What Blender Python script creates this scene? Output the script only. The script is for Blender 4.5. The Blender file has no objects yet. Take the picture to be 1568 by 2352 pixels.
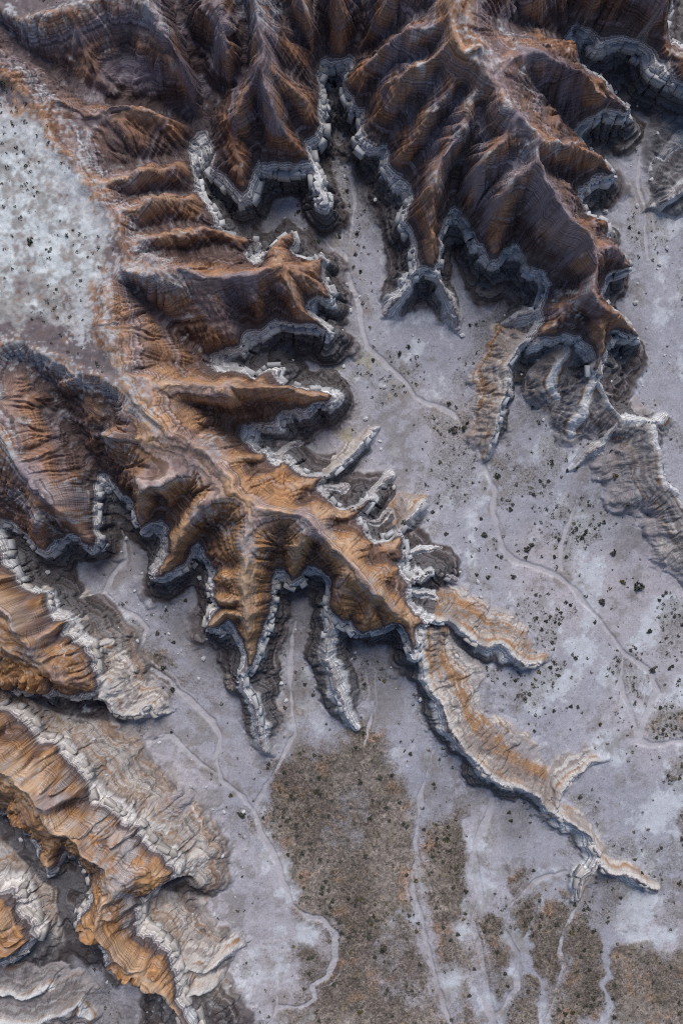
import bpy, math, time
import numpy as np
from mathutils import Vector
T0 = time.time()
rng = np.random.default_rng(7)
C = bpy.context.scene.collection
SC = bpy.context.scene

# ------------------------------------------------------------------ camera, world, sun, exposure
CAMH = 156.8                       # drone altitude over the valley floor, metres
cam = bpy.data.cameras.new('camera'); co = bpy.data.objects.new('camera', cam); C.objects.link(co)
co.location = (0, 0, CAMH); co.rotation_euler = (0, 0, 0)
cam.sensor_fit = 'VERTICAL'; cam.sensor_height = 36.0
cam.lens = 36.0 * CAMH / 235.2
cam.clip_start = 1.0; cam.clip_end = 5000
SC.camera = co
SC.cycles.use_denoising = False; SC.cycles.filter_width = 1.1
SUN_EL, SUN_AZ = math.radians(47), math.radians(8)      # azimuth clockwise from +Y (picture up)
w = bpy.data.worlds.new('World'); SC.world = w; w.use_nodes = True
nt = w.node_tree; nt.nodes.clear()
sky = nt.nodes.new('ShaderNodeTexSky'); sky.sky_type = 'NISHITA'; sky.sun_disc = False
sky.sun_elevation = SUN_EL; sky.sun_rotation = SUN_AZ; sky.altitude = 1500
sky.air_density = 1.0; sky.dust_density = 2.0; sky.ozone_density = 1.0
bg = nt.nodes.new('ShaderNodeBackground'); bg.inputs[1].default_value = 0.097
wo = nt.nodes.new('ShaderNodeOutputWorld')
nt.links.new(sky.outputs[0], bg.inputs[0]); nt.links.new(bg.outputs[0], wo.inputs[0])
sl = bpy.data.lights.new('sun', 'SUN'); sl.energy = 3.2; sl.angle = math.radians(28); sl.color = (1.0, 0.95, 0.90)
so = bpy.data.objects.new('sun', sl); C.objects.link(so)
dirv = Vector((math.sin(SUN_AZ)*math.cos(SUN_EL), math.cos(SUN_AZ)*math.cos(SUN_EL), math.sin(SUN_EL)))
so.location = dirv * 400; so.rotation_euler = dirv.to_track_quat('Z', 'Y').to_euler()
SC.view_settings.view_transform = 'Standard'; SC.view_settings.look = 'None'
SC.view_settings.exposure = 0.02; SC.view_settings.gamma = 1.0
SC.view_settings.use_curve_mapping = False

# ------------------------------------------------------------------ survey of the place
# plan positions in decimetres from the north-west corner of the surveyed frame; the third number is metres of height
ZR = 11.0                           # height of the white rim bed
def HZ(z): return ZR + (z-14.0)*0.92 if z > 14 else z*ZR/14.0   # survey heights were noted for a rim at 14 m
def P(u, v, z=0.0):
    k = 0.1 * (CAMH - z) / CAMH
    return ((u - 784) * k, (1176 - v) * k)

RIM_MAIN = [(738,148),(736,200),(748,260),(750,290),(740,315),(713,338),(708,350),(722,375),(745,415),(758,455),(752,468),(738,462),(728,425),(715,395),(706,384),(665,385),(628,385),(596,393),(584,415),(580,440),(570,458),(545,463),(525,445),(500,415),(482,378),(470,345),(466,312),
 (458,320),(445,335),(440,365),(450,395),(456,415),(450,440),(465,453),(482,472),(495,500),(500,530),(522,532),(550,545),(588,548),(582,558),(558,572),(570,592),(600,596),(618,565),(645,530),(660,513),(672,530),(669,555),(664,580),(674,596),(700,600),(722,597),(737,580),(744,600),(744,625),(758,645),(772,672),(770,688),(750,684),(720,685),(712,700),(722,720),(745,738),(764,760),(752,768),(725,752),(690,744),(645,738),(630,748),(620,762),(600,768),(565,760),(557,780),(550,800),(530,808),(500,815),(485,825),
 (480,832),(505,854),(525,861),(565,856),(585,866),(595,854),(625,839),(640,844),(643,869),(660,881),(690,894),(720,896),(750,891),(764,909),(755,926),(725,924),(715,934),(700,949),(680,956),(645,959),(635,976),(605,977),(575,969),(550,972),(545,984),
 (562,1004),(580,1029),(600,1036),(618,1034),(625,1056),(622,1079),(635,1074),(655,1056),(670,1069),(685,1084),(720,1089),(750,1088),(752,1104),(735,1129),(745,1146),(770,1162),(784,1166),(815,1164),(838,1140),(855,1142),(838,1168),(822,1190),(819,1209),(839,1236),(854,1249),(895,1232),(914,1226),(926,1250),(934,1284),(919,1299),(924,1314),(939,1334),(965,1338),(990,1326),(968,1345),(944,1358),(934,1370),(949,1399),(984,1424),(1004,1421),
 (984,1441),(969,1442),(962,1480),(956,1519),(948,1516),(936,1484),(921,1449),(899,1440),(864,1459),(829,1464),(809,1449),(800,1432),(780,1436),(766,1420),(754,1392),(762,1345),(742,1314),(721,1303),(714,1310),(700,1334),(670,1339),(646,1324),(630,1319),(625,1339),(621,1384),(616,1434),(602,1484),(596,1504),(576,1534),(561,1558),(549,1534),(555,1494),(542,1459),(522,1436),(500,1451),(465,1442),(456,1440),(470,1419),(485,1384),(478,1349),(492,1309),(480,1279),(462,1266),(457,1246),
 (446,1259),(430,1289),(400,1314),(370,1329),(348,1342),(343,1331),(360,1294),(375,1264),(380,1224),(372,1202),(350,1201),(326,1221),(309,1199),(300,1159),(280,1144),(262,1112),(252,1090),(236,1086),(232,1100),(215,1112),(214,1159),(220,1209),(224,1252),(210,1268),(185,1251),(165,1236),(135,1241),(100,1266),(85,1254),(50,1234),(25,1212),(0,1206),(-300,1190),(-300,-300),(1560,-300),(1556,0),(1534,60),(1538,85),(1570,105),(1900,170),(1900,240),
 (1700,230),(1568,197),(1529,176),(1499,150),(1484,120),(1434,88),(1379,98),(1359,76),(1329,58),(1296,90),(1321,102),(1325,140),(1344,165),(1379,186),(1394,221),(1424,241),(1450,262),(1374,267),(1339,282),(1329,302),(1359,341),(1389,371),(1420,394),(1410,402),(1369,410),(1334,432),(1331,451),(1349,476),(1349,497),(1396,516),(1399,546),(1409,566),(1429,586),(1452,602),(1404,627),(1389,661),(1391,686),(1414,721),(1474,774),
 (1440,775),(1400,770),(1385,800),(1382,850),(1370,862),(1358,830),(1345,800),(1330,775),(1290,770),(1250,775),(1215,790),(1205,780),(1222,750),(1240,722),(1232,700),(1240,684),(1259,655),(1251,626),(1219,616),(1209,591),(1184,560),(1169,562),(1154,596),(1129,609),(1109,586),(1089,556),(1084,526),(1056,486),(1039,482),(1024,515),(1014,550),(1016,590),(1010,628),(975,622),(940,632),(956,615),(951,590),(949,565),(939,535),(924,505),(930,485),(951,455),(941,430),(909,428),(899,410),(879,390),(879,370),(879,337),(844,337),(824,322),(816,300),(829,270),(831,246),(809,240),(794,210),(796,185),(811,155),(800,142),(780,150),(760,152)]
RIM_S1 = [(-300,1230),(0,1235),(16,1262),(22,1284),(38,1314),(48,1349),(85,1364),(114,1374),(116,1404),(152,1429),(150,1466),(196,1494),(206,1534),(212,1580),(205,1600),(150,1600),(100,1597),(50,1585),(0,1570),(-300,1540)]
RIM_S2 = [(-300,1600),(0,1625),(30,1635),(66,1692),(100,1716),(165,1741),(180,1783),(204,1832),(275,1866),(325,1886),(336,1918),(390,1952),(416,1983),(414,2028),(350,2050),(330,2065),(332,2118),(372,2163),(402,2213),(426,2258),(416,2298),(442,2352),(480,2500),(430,2500),(402,2340),(390,2308),(345,2264),(300,2240),(230,2215),(220,2178),(170,2130),(165,2098),(190,2053),(185,2013),(150,1975),(104,2013),(87,1983),(75,1953),(55,1908),(30,1880),(0,1865),(-300,1830)]
RIM_S3 = [(-300,2035),(0,2030),(38,2048),(58,2075),(58,2112),(68,2150),(42,2188),(0,2212),(-300,2260)]
RIMS = [RIM_MAIN, RIM_S1, RIM_S2, RIM_S3]

# crests: (mass, [(u, v, z) ...]);  masses are the separate ridges
HI = [
 ('P', [(-300,215,29),(0,215,29),(60,250,29.5),(120,330,30),(180,420,30),(230,490,30),(248,545,30),(215,600,30),(200,700,30),(195,790,29.5),(250,860,29),(330,935,29)]),
 ('P', [(-300,400,30),(0,400,30),(120,500,30.5),(100,650,30.5),(0,640,30)]),
 ('P', [(-300,770,29),(0,790,29),(60,793,29),(110,825,29),(170,850,29),(240,875,29)]),
 ('P', [(120,225,29),(200,260,28),(250,256,27),(300,256,26),(355,264,23),(405,288,19),(434,320,15)]),
 ('P', [(215,430,29),(270,420,28),(330,405,26),(390,393,21),(425,388,18),(446,398,15)]),
 ('P', [(285,490,29),(340,482,27),(400,464,22),(445,455,18),(470,466,15)]),
 ('P', [(330,550,29),(390,548,26),(450,540,22),(505,535,18),(550,545,16),(582,549,14.6)]),
 ('E', [(345,595,30),(400,618,28),(450,640,27),(500,642,26),(575,638,25),(625,630,24),(650,622,23)]),
 ('E', [(650,622,23),(644,598,21),(642,570,18),(656,530,15)]),
 ('E', [(650,622,23),(690,624,21),(720,614,18),(736,598,15)]),
 ('E', [(650,622,23),(690,648,21),(730,664,18),(764,677,15)]),
 ('E', [(650,622,23),(660,665,22),(690,700,20),(720,728,17),(752,756,15)]),
 ('E', [(560,640,25),(580,680,22),(592,710,19),(598,755,15)]),
 ('E', [(490,645,25.5),(490,690,23),(510,730,20),(530,790,15)]),
 ('P', [(255,650,30),(256,760,29),(285,850,29),(330,935,29)]),
 ('E', [(290,625,30),(345,640,29.5),(410,650,28)]),
 ('C', [(330,935,29),(360,970,29),(385,1000,28.5),(440,1012,28),(480,1030,28),(505,1070,28),(550,1124,28),(600,1164,28),(650,1172,27.5),(700,1184,27),(725,1209,27),(770,1254,26),(834,1324,26),(854,1359,26)]),
 ('C', [(300,860,28),(360,880,28),(430,895,27),(500,895,26),(560,885,24.5),(620,890,22),(680,904,20),(720,905,17.5),(756,902,15)]),
 ('C', [(400,905,27),(470,930,26.5),(530,920,25)]),
 ('C', [(500,1064,28),(560,1052,22),(600,1042,16.5),(616,1038,14.6)]),
 ('C', [(550,1124,28),(600,1105,23),(640,1080,17),(655,1062,15)]),
 ('C', [(600,1164,28),(660,1128,22),(700,1105,18),(745,1094,14.6)]),
 ('C', [(700,1184,27),(760,1178,22),(805,1170,17),(845,1145,14.5)]),
 ('C', [(770,1254,26),(830,1247,21),(880,1248,17),(916,1240,15)]),
 ('C', [(834,1324,26),(880,1312,21),(920,1308,16)]),
 ('C', [(854,1359,26),(900,1388,21),(950,1420,17),(985,1433,14.6)]),
 ('C', [(854,1359,26),(842,1400,21),(833,1440,16),(830,1460,14.5)]),
 ('C', [(880,1370,23),(930,1432,17),(954,1500,14.6)]),
 ('C', [(725,1209,27),(695,1232,26),(676,1268,23),(672,1330,14.6)]),
 ('C', [(800,1300,25),(775,1360,20),(775,1420,14.8)]),
 ('C', [(600,1164,28),(570,1220,27),(565,1264,26),(560,1314,25),(565,1374,23),(575,1404,22),(580,1459,19),(570,1524,15.5)]),
 ('C', [(565,1264,25),(515,1250,20),(470,1262,15)]),
 ('C', [(560,1314,24),(520,1318,20),(492,1325,15.5)]),
 ('C', [(565,1374,22.5),(520,1378,20),(486,1370,15.5)]),
 ('C', [(575,1404,21.5),(520,1418,19),(468,1437,15)]),
 ('C', [(580,1340,22),(622,1340,14.5)]),
 ('W', [(385,1000,28.5),(330,1020,27.5),(290,1010,27),(240,1000,26)]),
 ('W', [(440,1060,27.5),(440,1100,27),(395,1105,26.5),(345,1132,26),(325,1110,26)]),
 ('W', [(550,1124,28),(470,1168,27),(440,1200,24),(420,1232,22),(400,1270,19),(370,1310,16),(350,1336,14.5)]),
 ('W', [(345,1132,26),(332,1165,21),(326,1215,14.8)]),
 ('W', [(-300,930,28),(0,985,28),(60,1060,27),(110,1120,26),(155,1180,24),(190,1230,18),(210,1263,14.6)]),
 ('W', [(110,1120,26),(90,1190,22),(88,1248,14.8)]),
 ('W', [(-300,900,28),(0,900,27),(60,940,26),(95,990,24)]),
 ('A', [(-300,0,30),(0,10,30),(100,20,30),(240,6,30),(345,0,30),(345,-300,30)]),
 ('A', [(345,0,30),(348,50,29),(390,110,27),(415,160,25),(430,210,21),(440,262,15)]),
 ('A', [(240,30,28),(250,90,25),(260,160,21)]),
 ('A', [(330,50,28),(325,110,25),(345,150,23),(350,200,19)]),
 ('A', [(590,-300,34),(590,10,32),(600,70,31),(608,110,31),(610,160,30)]),
 ('A', [(610,160,30),(585,205,27),(560,240,25),(540,285,22),(535,330,19),(542,385,17),(550,420,16),(550,458,14.6)]),
 ('A', [(610,160,30),(650,195,26),(700,238,21),(740,285,15)]),
 ('A', [(610,160,30),(612,220,28),(630,280,25),(655,318,20),(690,352,16),(716,372,14.6)]),
 ('A', [(600,90,31),(650,110,26),(690,130,21),(730,160,15)]),
 ('A', [(520,0,30),(500,60,28),(520,120,26),(530,180,23),(510,230,18)]),
 ('A', [(680,0,29),(690,60,25),(710,110,20)]),
 ('A', [(770,-300,30),(770,0,26),(772,80,20),(772,140,14.6)]),
 ('B', [(1024,-300,38),(1024,0,36),(1024,40,35),(1029,75,35),(1039,115,35),(1070,150,34.5),(1104,170,34),(1129,205,33),(1159,255,33),(1199,305,32),(1229,340,32),(1222,380,31.5),(1244,435,30.5),(1264,470,30),(1304,520,29),(1344,555,28),(1359,585,27),(1350,625,26),(1354,670,24.5),(1364,700,23),(1370,745,19),(1372,800,16),(1370,855,14.5)]),
 ('B', [(1070,150,34.5),(1110,118,35.5),(1120,90,33),(1200,108,29),(1290,112,20),(1318,104,15)]),
 ('B', [(1104,170,34),(1160,150,33),(1225,140,31),(1294,158,28),(1335,185,25),(1374,222,20),(1424,248,16),(1446,260,14.6)]),
 ('B', [(1229,340,32),(1284,345,28),(1334,357,22),(1374,376,17),(1412,395,14.8)]),
 ('B', [(1304,520,29),(1350,512,22),(1392,522,15)]),
 ('B', [(1359,585,27),(1409,590,19),(1448,602,14.8)]),
 ('B', [(1364,700,23),(1420,738,17),(1466,770,14.6)]),
 ('B', [(1199,305,32),(1260,300,27),(1310,305,19)]),
 ('B', [(1024,45,35),(985,72,33),(929,85,30),(884,130,25),(834,168,19),(800,195,14.8)]),
 ('B', [(1034,120,34.5),(984,145,31),(934,178,28),(917,222,24),(874,252,19),(834,282,14.8)]),
 ('B', [(1075,165,33.5),(1024,217,30),(984,280,26),(959,310,23),(914,322,18),(852,333,14.6)]),
 ('B', [(1129,205,33),(1075,260,30),(1035,340,27),(1009,400,25),(999,430,24),(991,500,21),(989,560,18),(988,618,14.8)]),
 ('B', [(984,290,25),(930,360,19),(890,385,14.8)]),
 ('B', [(1222,380,31.5),(1174,430,28),(1144,462,25),(1126,505,20),(1132,550,17),(1130,604,14.6)]),
 ('B', [(1150,330,31),(1105,380,28),(1080,430,24),(1070,480,17)]),
 ('B', [(1264,470,30),(1240,510,26),(1232,550,21),(1222,610,14.6)]),
 ('B', [(1350,625,26),(1300,614,20),(1256,624,14.8)]),
 ('B', [(1354,680,24),(1304,696,19),(1262,722,16),(1212,784,14.5)]),
 ('B', [(900,-300,32),(900,0,29),(880,40,25),(850,100,19),(812,140,14.8)]),
 ('N', [(1140,-300,33),(1140,0,32),(1150,30,29)]),
 ('N', [(1219,-300,32),(1219,0,29),(1245,55,22),(1285,84,15)]),
 ('N', [(1330,-300,30),(1400,0,27),(1470,10,28),(1520,0,28),(1540,-300,28)]),
 ('N', [(1520,0,28),(1508,50,24),(1520,100,22),(1600,140,22),(1900,200,22)]),
 ('S', [(-300,1330,27),(-50,1365,26),(0,1385,26),(45,1430,25),(72,1470,23),(85,1505,22),(150,1552,18),(205,1585,14.6)]),
 ('S', [(45,1430,25),(80,1408,20),(110,1380,15)]),
 ('S', [(72,1470,23),(120,1452,19),(148,1432,14.8)]),
 ('S', [(85,1508,22),(140,1502,18),(194,1496,14.8)]),
 ('S', [(-20,1340,24),(20,1318,18),(36,1322,15)]),
 ('S', [(-300,1480,24),(0,1500,23),(80,1515,21)]),
 ('T', [(-300,1680,27),(0,1760,26),(60,1800,25),(110,1840,24),(130,1880,23),(180,1930,22.5),(225,1960,22),(262,2010,21.5),(250,2060,21),(242,2120,21),(270,2170,20),(315,2215,18),(370,2275,16.5),(410,2340,15),(440,2500,14.6)]),
 ('T', [(20,1775,25),(50,1730,21),(68,1698,15)]),
 ('T', [(60,1800,25),(110,1760,20),(150,1745,15)]),
 ('T', [(110,1840,24),(160,1805,19),(185,1800,15)]),
 ('T', [(130,1880,23),(220,1872,18),(272,1870,14.8)]),
 ('T', [(225,1960,22),(290,1905,18),(328,1893,14.8)]),
 ('T', [(262,2000,21.5),(340,1985,18),(410,2000,14.8)]),
 ('T', [(180,1930,22),(130,1945,18),(100,2005,14.8)]),
 ('T', [(245,2090,20),(180,2110,15)]),
 ('K', [(-300,2130,20),(0,2120,18),(40,2095,16),(56,2090,14.6)]),
]
# gullies above the rim
LO = [
 [(20,70,27),(60,125,25),(150,190,23),(200,217,22),(260,236,20),(330,246,18),(400,262,16),(445,290,14.6),(464,308,14.2)],
 [(400,-300,27),(400,0,26),(410,60,24),(440,130,20),(462,190,18),(480,235,16),(482,270,14.8),(468,304,14.2)],
 [(290,120,23),(300,200,20),(310,240,18)],
 [(560,20,28),(560,90,26),(565,170,23),(530,225,17),(490,250,15)],
 [(590,250,23),(592,320,18),(592,385,14.4)],
 [(660,255,22),(690,300,17),(706,334,14.4)],
 [(650,150,25),(700,190,19),(734,220,14.6)],
 [(640,0,28),(660,60,24),(700,120,18),(734,146,14.4)],
 [(730,-300,25),(730,0,22),(738,90,17),(745,146,14.3)],
 [(840,-300,25),(840,0,22),(825,80,18),(800,136,14.4)],
 [(980,20,31),(930,50,27),(870,90,21),(815,150,14.6)],
 [(985,108,30),(905,150,25),(850,205,18),(812,238,14.4)],
 [(1000,185,29),(955,235,24),(900,285,18),(832,300,14.6)],
 [(1060,215,29.5),(1010,290,25),(970,350,20),(920,400,15.5),(911,426,14.4)],
 [(1105,240,29.5),(1075,330,26),(1045,400,21),(1040,478,14.4)],
 [(1195,380,29),(1140,410,26),(1105,450,22),(1085,500,16),(1084,524,14.4)],
 [(1215,440,28),(1185,490,23),(1176,556,14.4)],
 [(1300,560,25),(1262,600,18),(1252,622,14.4)],
 [(1330,650,22),(1290,655,17),(1262,655,14.4)],
 [(1350,730,19),(1300,745,16.5),(1260,768,14.4)],
 [(1200,180,30),(1245,220,26),(1290,265,19),(1330,298,14.4)],
 [(1240,380,29),(1280,402,23),(1328,440,14.4)],
 [(1310,480,26),(1345,486,15)],
 [(1370,640,21),(1387,655,14.6)],
 [(1150,60,29),(1190,58,25),(1250,76,19),(1290,90,14.4)],
 [(1300,-300,25),(1300,0,22),(1310,50,15.5)],
 [(230,385,27),(330,372,22),(400,368,17),(440,364,14.4)],
 [(285,455,27),(340,446,23),(400,440,18),(448,438,14.4)],
 [(325,525,27),(400,522,21),(460,512,17),(496,512,14.4)],
 [(355,580,27),(430,588,22),(500,582,17),(560,576,14.4)],
 [(600,598,15),(590,612,20)],
 [(300,660,26),(350,710,23),(410,760,19),(450,795,16),(484,822,14.2)],
 [(545,660,23),(552,720,18),(562,756,14.4)],
 [(630,665,22),(635,700,18),(640,736,14.4)],
 [(700,675,19),(714,694,14.6)],
 [(350,840,26),(420,838,21),(480,828,14.4)],
 [(420,930,26),(470,945,23),(520,962,17),(546,980,14.3)],
 [(570,1075,20),(620,1080,14.6)],
 [(690,1150,20),(734,1134,14.6)],
 [(760,1210,21),(818,1208,14.6)],
 [(850,1285,20),(918,1298,14.6)],
 [(890,1350,20),(932,1368,14.6)],
 [(640,1215,25),(640,1270,20),(632,1316,14.4)],
 [(725,1245,24),(720,1300,14.4)],
 [(810,1370,21),(804,1430,14.4)],
 [(870,1400,20),(866,1456,14.4)],
 [(540,1200,25),(500,1215,21),(458,1246,14.3)],
 [(520,1350,18),(480,1350,14.4)],
 [(530,1290,20),(494,1306,14.4)],
 [(540,1400,19),(486,1404,14.4)],
 [(555,1430,18),(522,1436,14.4)],
 [(40,835,27),(120,890,24),(150,960,21),(190,1050,17),(236,1084,14.3)],
 [(120,950,22),(170,1020,19)],
 [(260,940,25),(250,1000,22),(246,1088,14.4)],
 [(372,1130,20),(372,1200,14.4)],
 [(440,1150,22),(400,1190,17),(382,1222,14.6)],
 [(0,1100,24),(30,1150,19),(28,1210,14.4)],
 [(150,1210,20),(136,1240,14.4)],
 [(50,1385,19),(48,1352,14.6)],
 [(90,1435,19),(114,1406,14.6)],
 [(110,1480,18),(150,1466,14.6)],
 [(70,1765,20),(98,1718,14.6)],
 [(140,1825,19),(200,1832,14.6)],
 [(250,1920,18),(334,1915,14.6)],
 [(290,1955,18),(388,1952,14.6)],
 [(300,2040,19),(330,2062,14.6)],
 [(150,1930,19),(150,1972,14.6)],
 [(215,2020,19),(188,2030,14.6)],
]
# flat tops
FLATS = [
 ([(-300,190),(0,190),(60,215),(110,300),(160,370),(215,450),(260,505),(285,560),(260,620),(225,650),(220,760),(250,830),(310,905),(330,935),(230,872),(160,845),(105,822),(60,790),(0,795),(-300,780)], 30.0),
 ([(-300,-300),(330,-300),(330,-10),(240,4),(150,22),(70,50),(30,25),(0,20),(-300,20)], 30.0),
]
# low white ridges and tilted slabs that stand outside the rim: crest, width of the slope to the left and right of the line's direction
CUE = [
 ('f1', [(561,1550,14),(572,1590,12.5),(588,1640,11),(598,1690,9),(606,1722,7)], 5.5, 6),
 ('f2', [(766,1380,14.5),(756,1430,13.6),(752,1500,12),(762,1560,10.8),(780,1610,9.4),(802,1650,8),(816,1672,6)], 5.5, 5.5),
 ('f3', [(978,1440,14),(966,1500,12),(985,1560,11),(1000,1610,10.5),(1046,1690,10),(1092,1755,9.5),(1150,1800,8.5),(1220,1832,7.5),(1272,1868,6)], 15, 6),
 ('f3b', [(1272,1868,6),(1288,1825,5.6),(1310,1790,4.5),(1350,1752,3.0),(1400,1747,1.5)], 13, 2.0),
 ('f4', [(1279,1868,5.5),(1324,1896,5.5),(1359,1928,5.5),(1384,1968,5.2),(1374,2008,5),(1336,2036,4),(1322,2066,2)], 7, 6),
 ('f5', [(1384,1985,5.2),(1405,2003,5),(1434,2010,4.5),(1474,2033,4),(1512,2046,2)], 7, 3),
 ('f6', [(1000,1420,14),(1040,1428,11.5),(1066,1450,10.5),(1090,1478,10),(1115,1494,9.5),(1146,1486,9),(1175,1504,8.5),(1210,1520,7.5),(1244,1522,5)], 11, 5),
 ('f7', [(895,1240,13),(918,1218,11),(945,1186,9),(974,1160,6)], 8, 4.5),
 ('f8', [(740,1092,14),(780,1070,11.5),(804,1048,10.5),(835,1016,8.5),(868,982,5)], 7, 4.5),
 ('f8', [(830,1150,13),(850,1135,12),(880,1110,8),(896,1098,5)], 5, 5),
 ('f7', [(960,1330,13.5),(1000,1322,10),(1046,1332,4)], 5, 5),
 ('f9', [(1222,760,14),(1185,790,12.5),(1160,840,11.5),(1164,900,10.5),(1156,955,9.5),(1140,1000,8),(1122,1044,4)], 5, 9),
 ('f9', [(1235,700,14),(1200,715,12),(1172,735,9)], 6, 6),
 ('f10', [(1370,850,14),(1396,915,11.5),(1430,945,10.5),(1480,962,9.5),(1534,962,6)], 5, 11),
 ('f10', [(1500,962,9),(1502,1010,9),(1518,1062,9),(1534,1112,9),(1562,1124,9),(1600,1190,9),(1700,1320,8)], 3, 12),
 ('f10', [(1420,950,10),(1400,1000,8),(1350,1040,6),(1312,1080,3)], 6, 6),
 ('f9', [(1310,772,13.8),(1280,830,11.5),(1272,885,9),(1290,940,5)], 7.5, 7.5),
 ('f10', [(1374,862,13.5),(1350,905,11.5),(1330,955,9),(1304,1010,5)], 7.5, 7.5),
 ('f12', [(945,630,14),(915,672,11),(892,704,8),(876,728,4)], 6, 5),
 ('f12', [(1005,628,14),(1030,670,11),(1044,720,8),(1046,765,4)], 6, 5),
 ('f13', [(1900,330,15),(1640,400,12),(1568,430,10),(1532,450,9),(1506,470,6)], 6, 14),
 ('f13', [(1900,300,13),(1560,310,9),(1500,400,5)], 10, 10),
 ('f17', [(205,1582,14),(250,1612,12),(300,1640,10),(350,1642,7),(396,1640,3)], 14, 4),
 ('f18', [(-300,2300,13),(0,2292,12.5),(50,2280,11.5),(95,2262,9.5),(130,2275,6)], 8, 8),
 ('f18', [(-300,2420,13),(60,2362,12.5),(120,2338,11.5),(175,2322,9),(205,2335,6)], 8, 8),
 ('f18', [(60,2362,12),(70,2420,12),(90,2500,12)], 8, 8),
 ('f18', [(-300,2230,12),(0,2200,11),(40,2180,8)], 6, 6),
 ('f7', [(930,1285,13),(965,1275,10),(1000,1268,6),(1025,1262,3)], 5, 4),
 ('f7', [(940,1360,13.5),(985,1370,10),(1030,1392,6),(1060,1410,3)], 6, 4),
 ('f8', [(730,1120,13.5),(770,1122,10),(800,1116,7),(822,1106,4)], 4.5, 4),
 ('f8', [(622,1060,13.5),(648,1040,11),(672,1022,8),(690,1010,5)], 4, 4),
 ('f8', [(800,1200,13.5),(845,1196,10),(880,1184,7),(905,1172,4)], 5, 4),
 ('f19', [(745,418,14),(758,450,12.5),(770,480,9),(776,500,4)], 4.5, 4.5),
 ('f20', [(560,548,14),(588,550,13),(600,560,9)], 4, 4),
 ('f21', [(330,1870,12),(400,1905,8),(470,1910,4)], 8, 8),
 ('f21', [(410,2000,13),(460,1960,7),(490,1930,3)], 8, 8),
 ('f21', [(400,2215,13),(470,2230,9),(530,2190,6),(558,2170,3)], 8, 5),
 ('f21', [(430,2290,13),(490,2260,8)], 7, 7),
 ('f22', [(150,1440,13),(190,1400,8),(240,1390,3)], 8, 8),
 ('f22', [(200,1500,13),(250,1480,8),(300,1470,3)], 9, 9),
]
# thin pale gravel beds that crop out along upper edges: line, half width in metres
GRAVEL = [
 ([(-100,806),(0,808),(60,802),(100,832),(160,862),(230,885),(300,925),(352,966)],2.6),([(26,40),(50,72),(78,82),(110,62),(150,42),(200,22),(240,14),(290,4),(340,8),(346,40)],1.8),
 ([(285,622),(345,638),(412,650)],2.2),([(252,640),(254,760),(282,848),(335,930)],1.8),([(40,160),(80,190),(118,235),(150,290)],2.0),([(196,320),(206,385)],2.2),([(232,425),(282,482),(312,522),(334,590),(370,605)],1.7),
 ([(0,250),(40,300),(110,330),(150,400),(165,440),(225,500),(245,540)],3.2),([(195,670),(195,780)],2.6),
 ([(-50,1140),(0,1148),(40,1165),(62,1190),(85,1206),(110,1192),(155,1192),(150,1130),(130,1100)],1.1),([(225,990),(235,1020),(290,1030),(296,1098),(345,1132),(395,1104),(445,1095)],1.0),
 ([(0,1510),(40,1512),(80,1530),(115,1525),(155,1545)],1.3),([(0,1768),(60,1802),(108,1838),(135,1880),(190,1925)],0.9),([(100,1905),(150,1930),(200,1985),(215,2060),(240,2140),(280,2195)],1.4),
 ([(185,1942),(245,1985),(262,2030),(248,2080),(250,2130),(276,2190)],3.0),([(440,1180),(500,1168)],1.6),([(560,1250),(575,1285)],2.2),([(510,1230),(530,1215)],1.2),([(850,1335),(856,1365)],1.6),([(690,1215),(760,1225)],1.0),([(355,975),(372,1005)],1.2),([(480,1005),(497,1040)],1.2),
 ([(1042,112),(1058,140),(1085,165),(1110,190)],1.9),([(1135,70),(1168,92),(1172,128)],0.8),([(1024,30),(1028,78)],0.9),([(575,5),(612,25),(606,60)],2.2),([(1190,350),(1225,385)],1.0),([(1215,225),(1225,245)],1.0),([(1300,600),(1310,650)],1.0),([(1345,655),(1352,690)],1.0),
 ([(-50,960),(0,985),(30,1040)],2.4),([(860,1165),(905,1150)],0.8)]
LILAC = [([(1244,440),(1270,480),(1300,522),(1340,560)],2.2),([(1195,150),(1260,150),(1310,172),(1335,190)],2.2),([(560,640),(500,650),(450,650),(480,690),(510,720)],2.4),([(1170,300),(1215,350),(1210,390),(1170,410)],2.0),([(1090,180),(1110,205)],2),
 ([(600,200),(608,160),(612,90)],2.2),([(1020,260),(985,300)],2),([(920,110),(890,130)],1.6),([(945,225),(915,230)],1.4),([(400,1010),(480,1030),(500,1070)],3.0),([(600,1170),(560,1230),(565,1260)],2.6),([(700,1190),(740,1220)],2.4),([(430,120),(410,160)],2),([(260,110),(330,130)],2.4),([(350,1090),(420,1070)],3),
 ([(60,1080),(100,1130),(140,1150)],2.6),([(0,1385),(45,1440),(70,1490)],1.4),([(200,450),(220,560)],1.5),([(1290,690),(1330,680)],1.2),([(500,20),(490,80)],2.4),([(1090,380),(1130,420)],1.8),([(1150,440),(1120,500)],1.5),([(330,405),(390,396)],1.3),([(1380,60),(1480,70)],3),([(640,640),(680,640)],1.5)]
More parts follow.
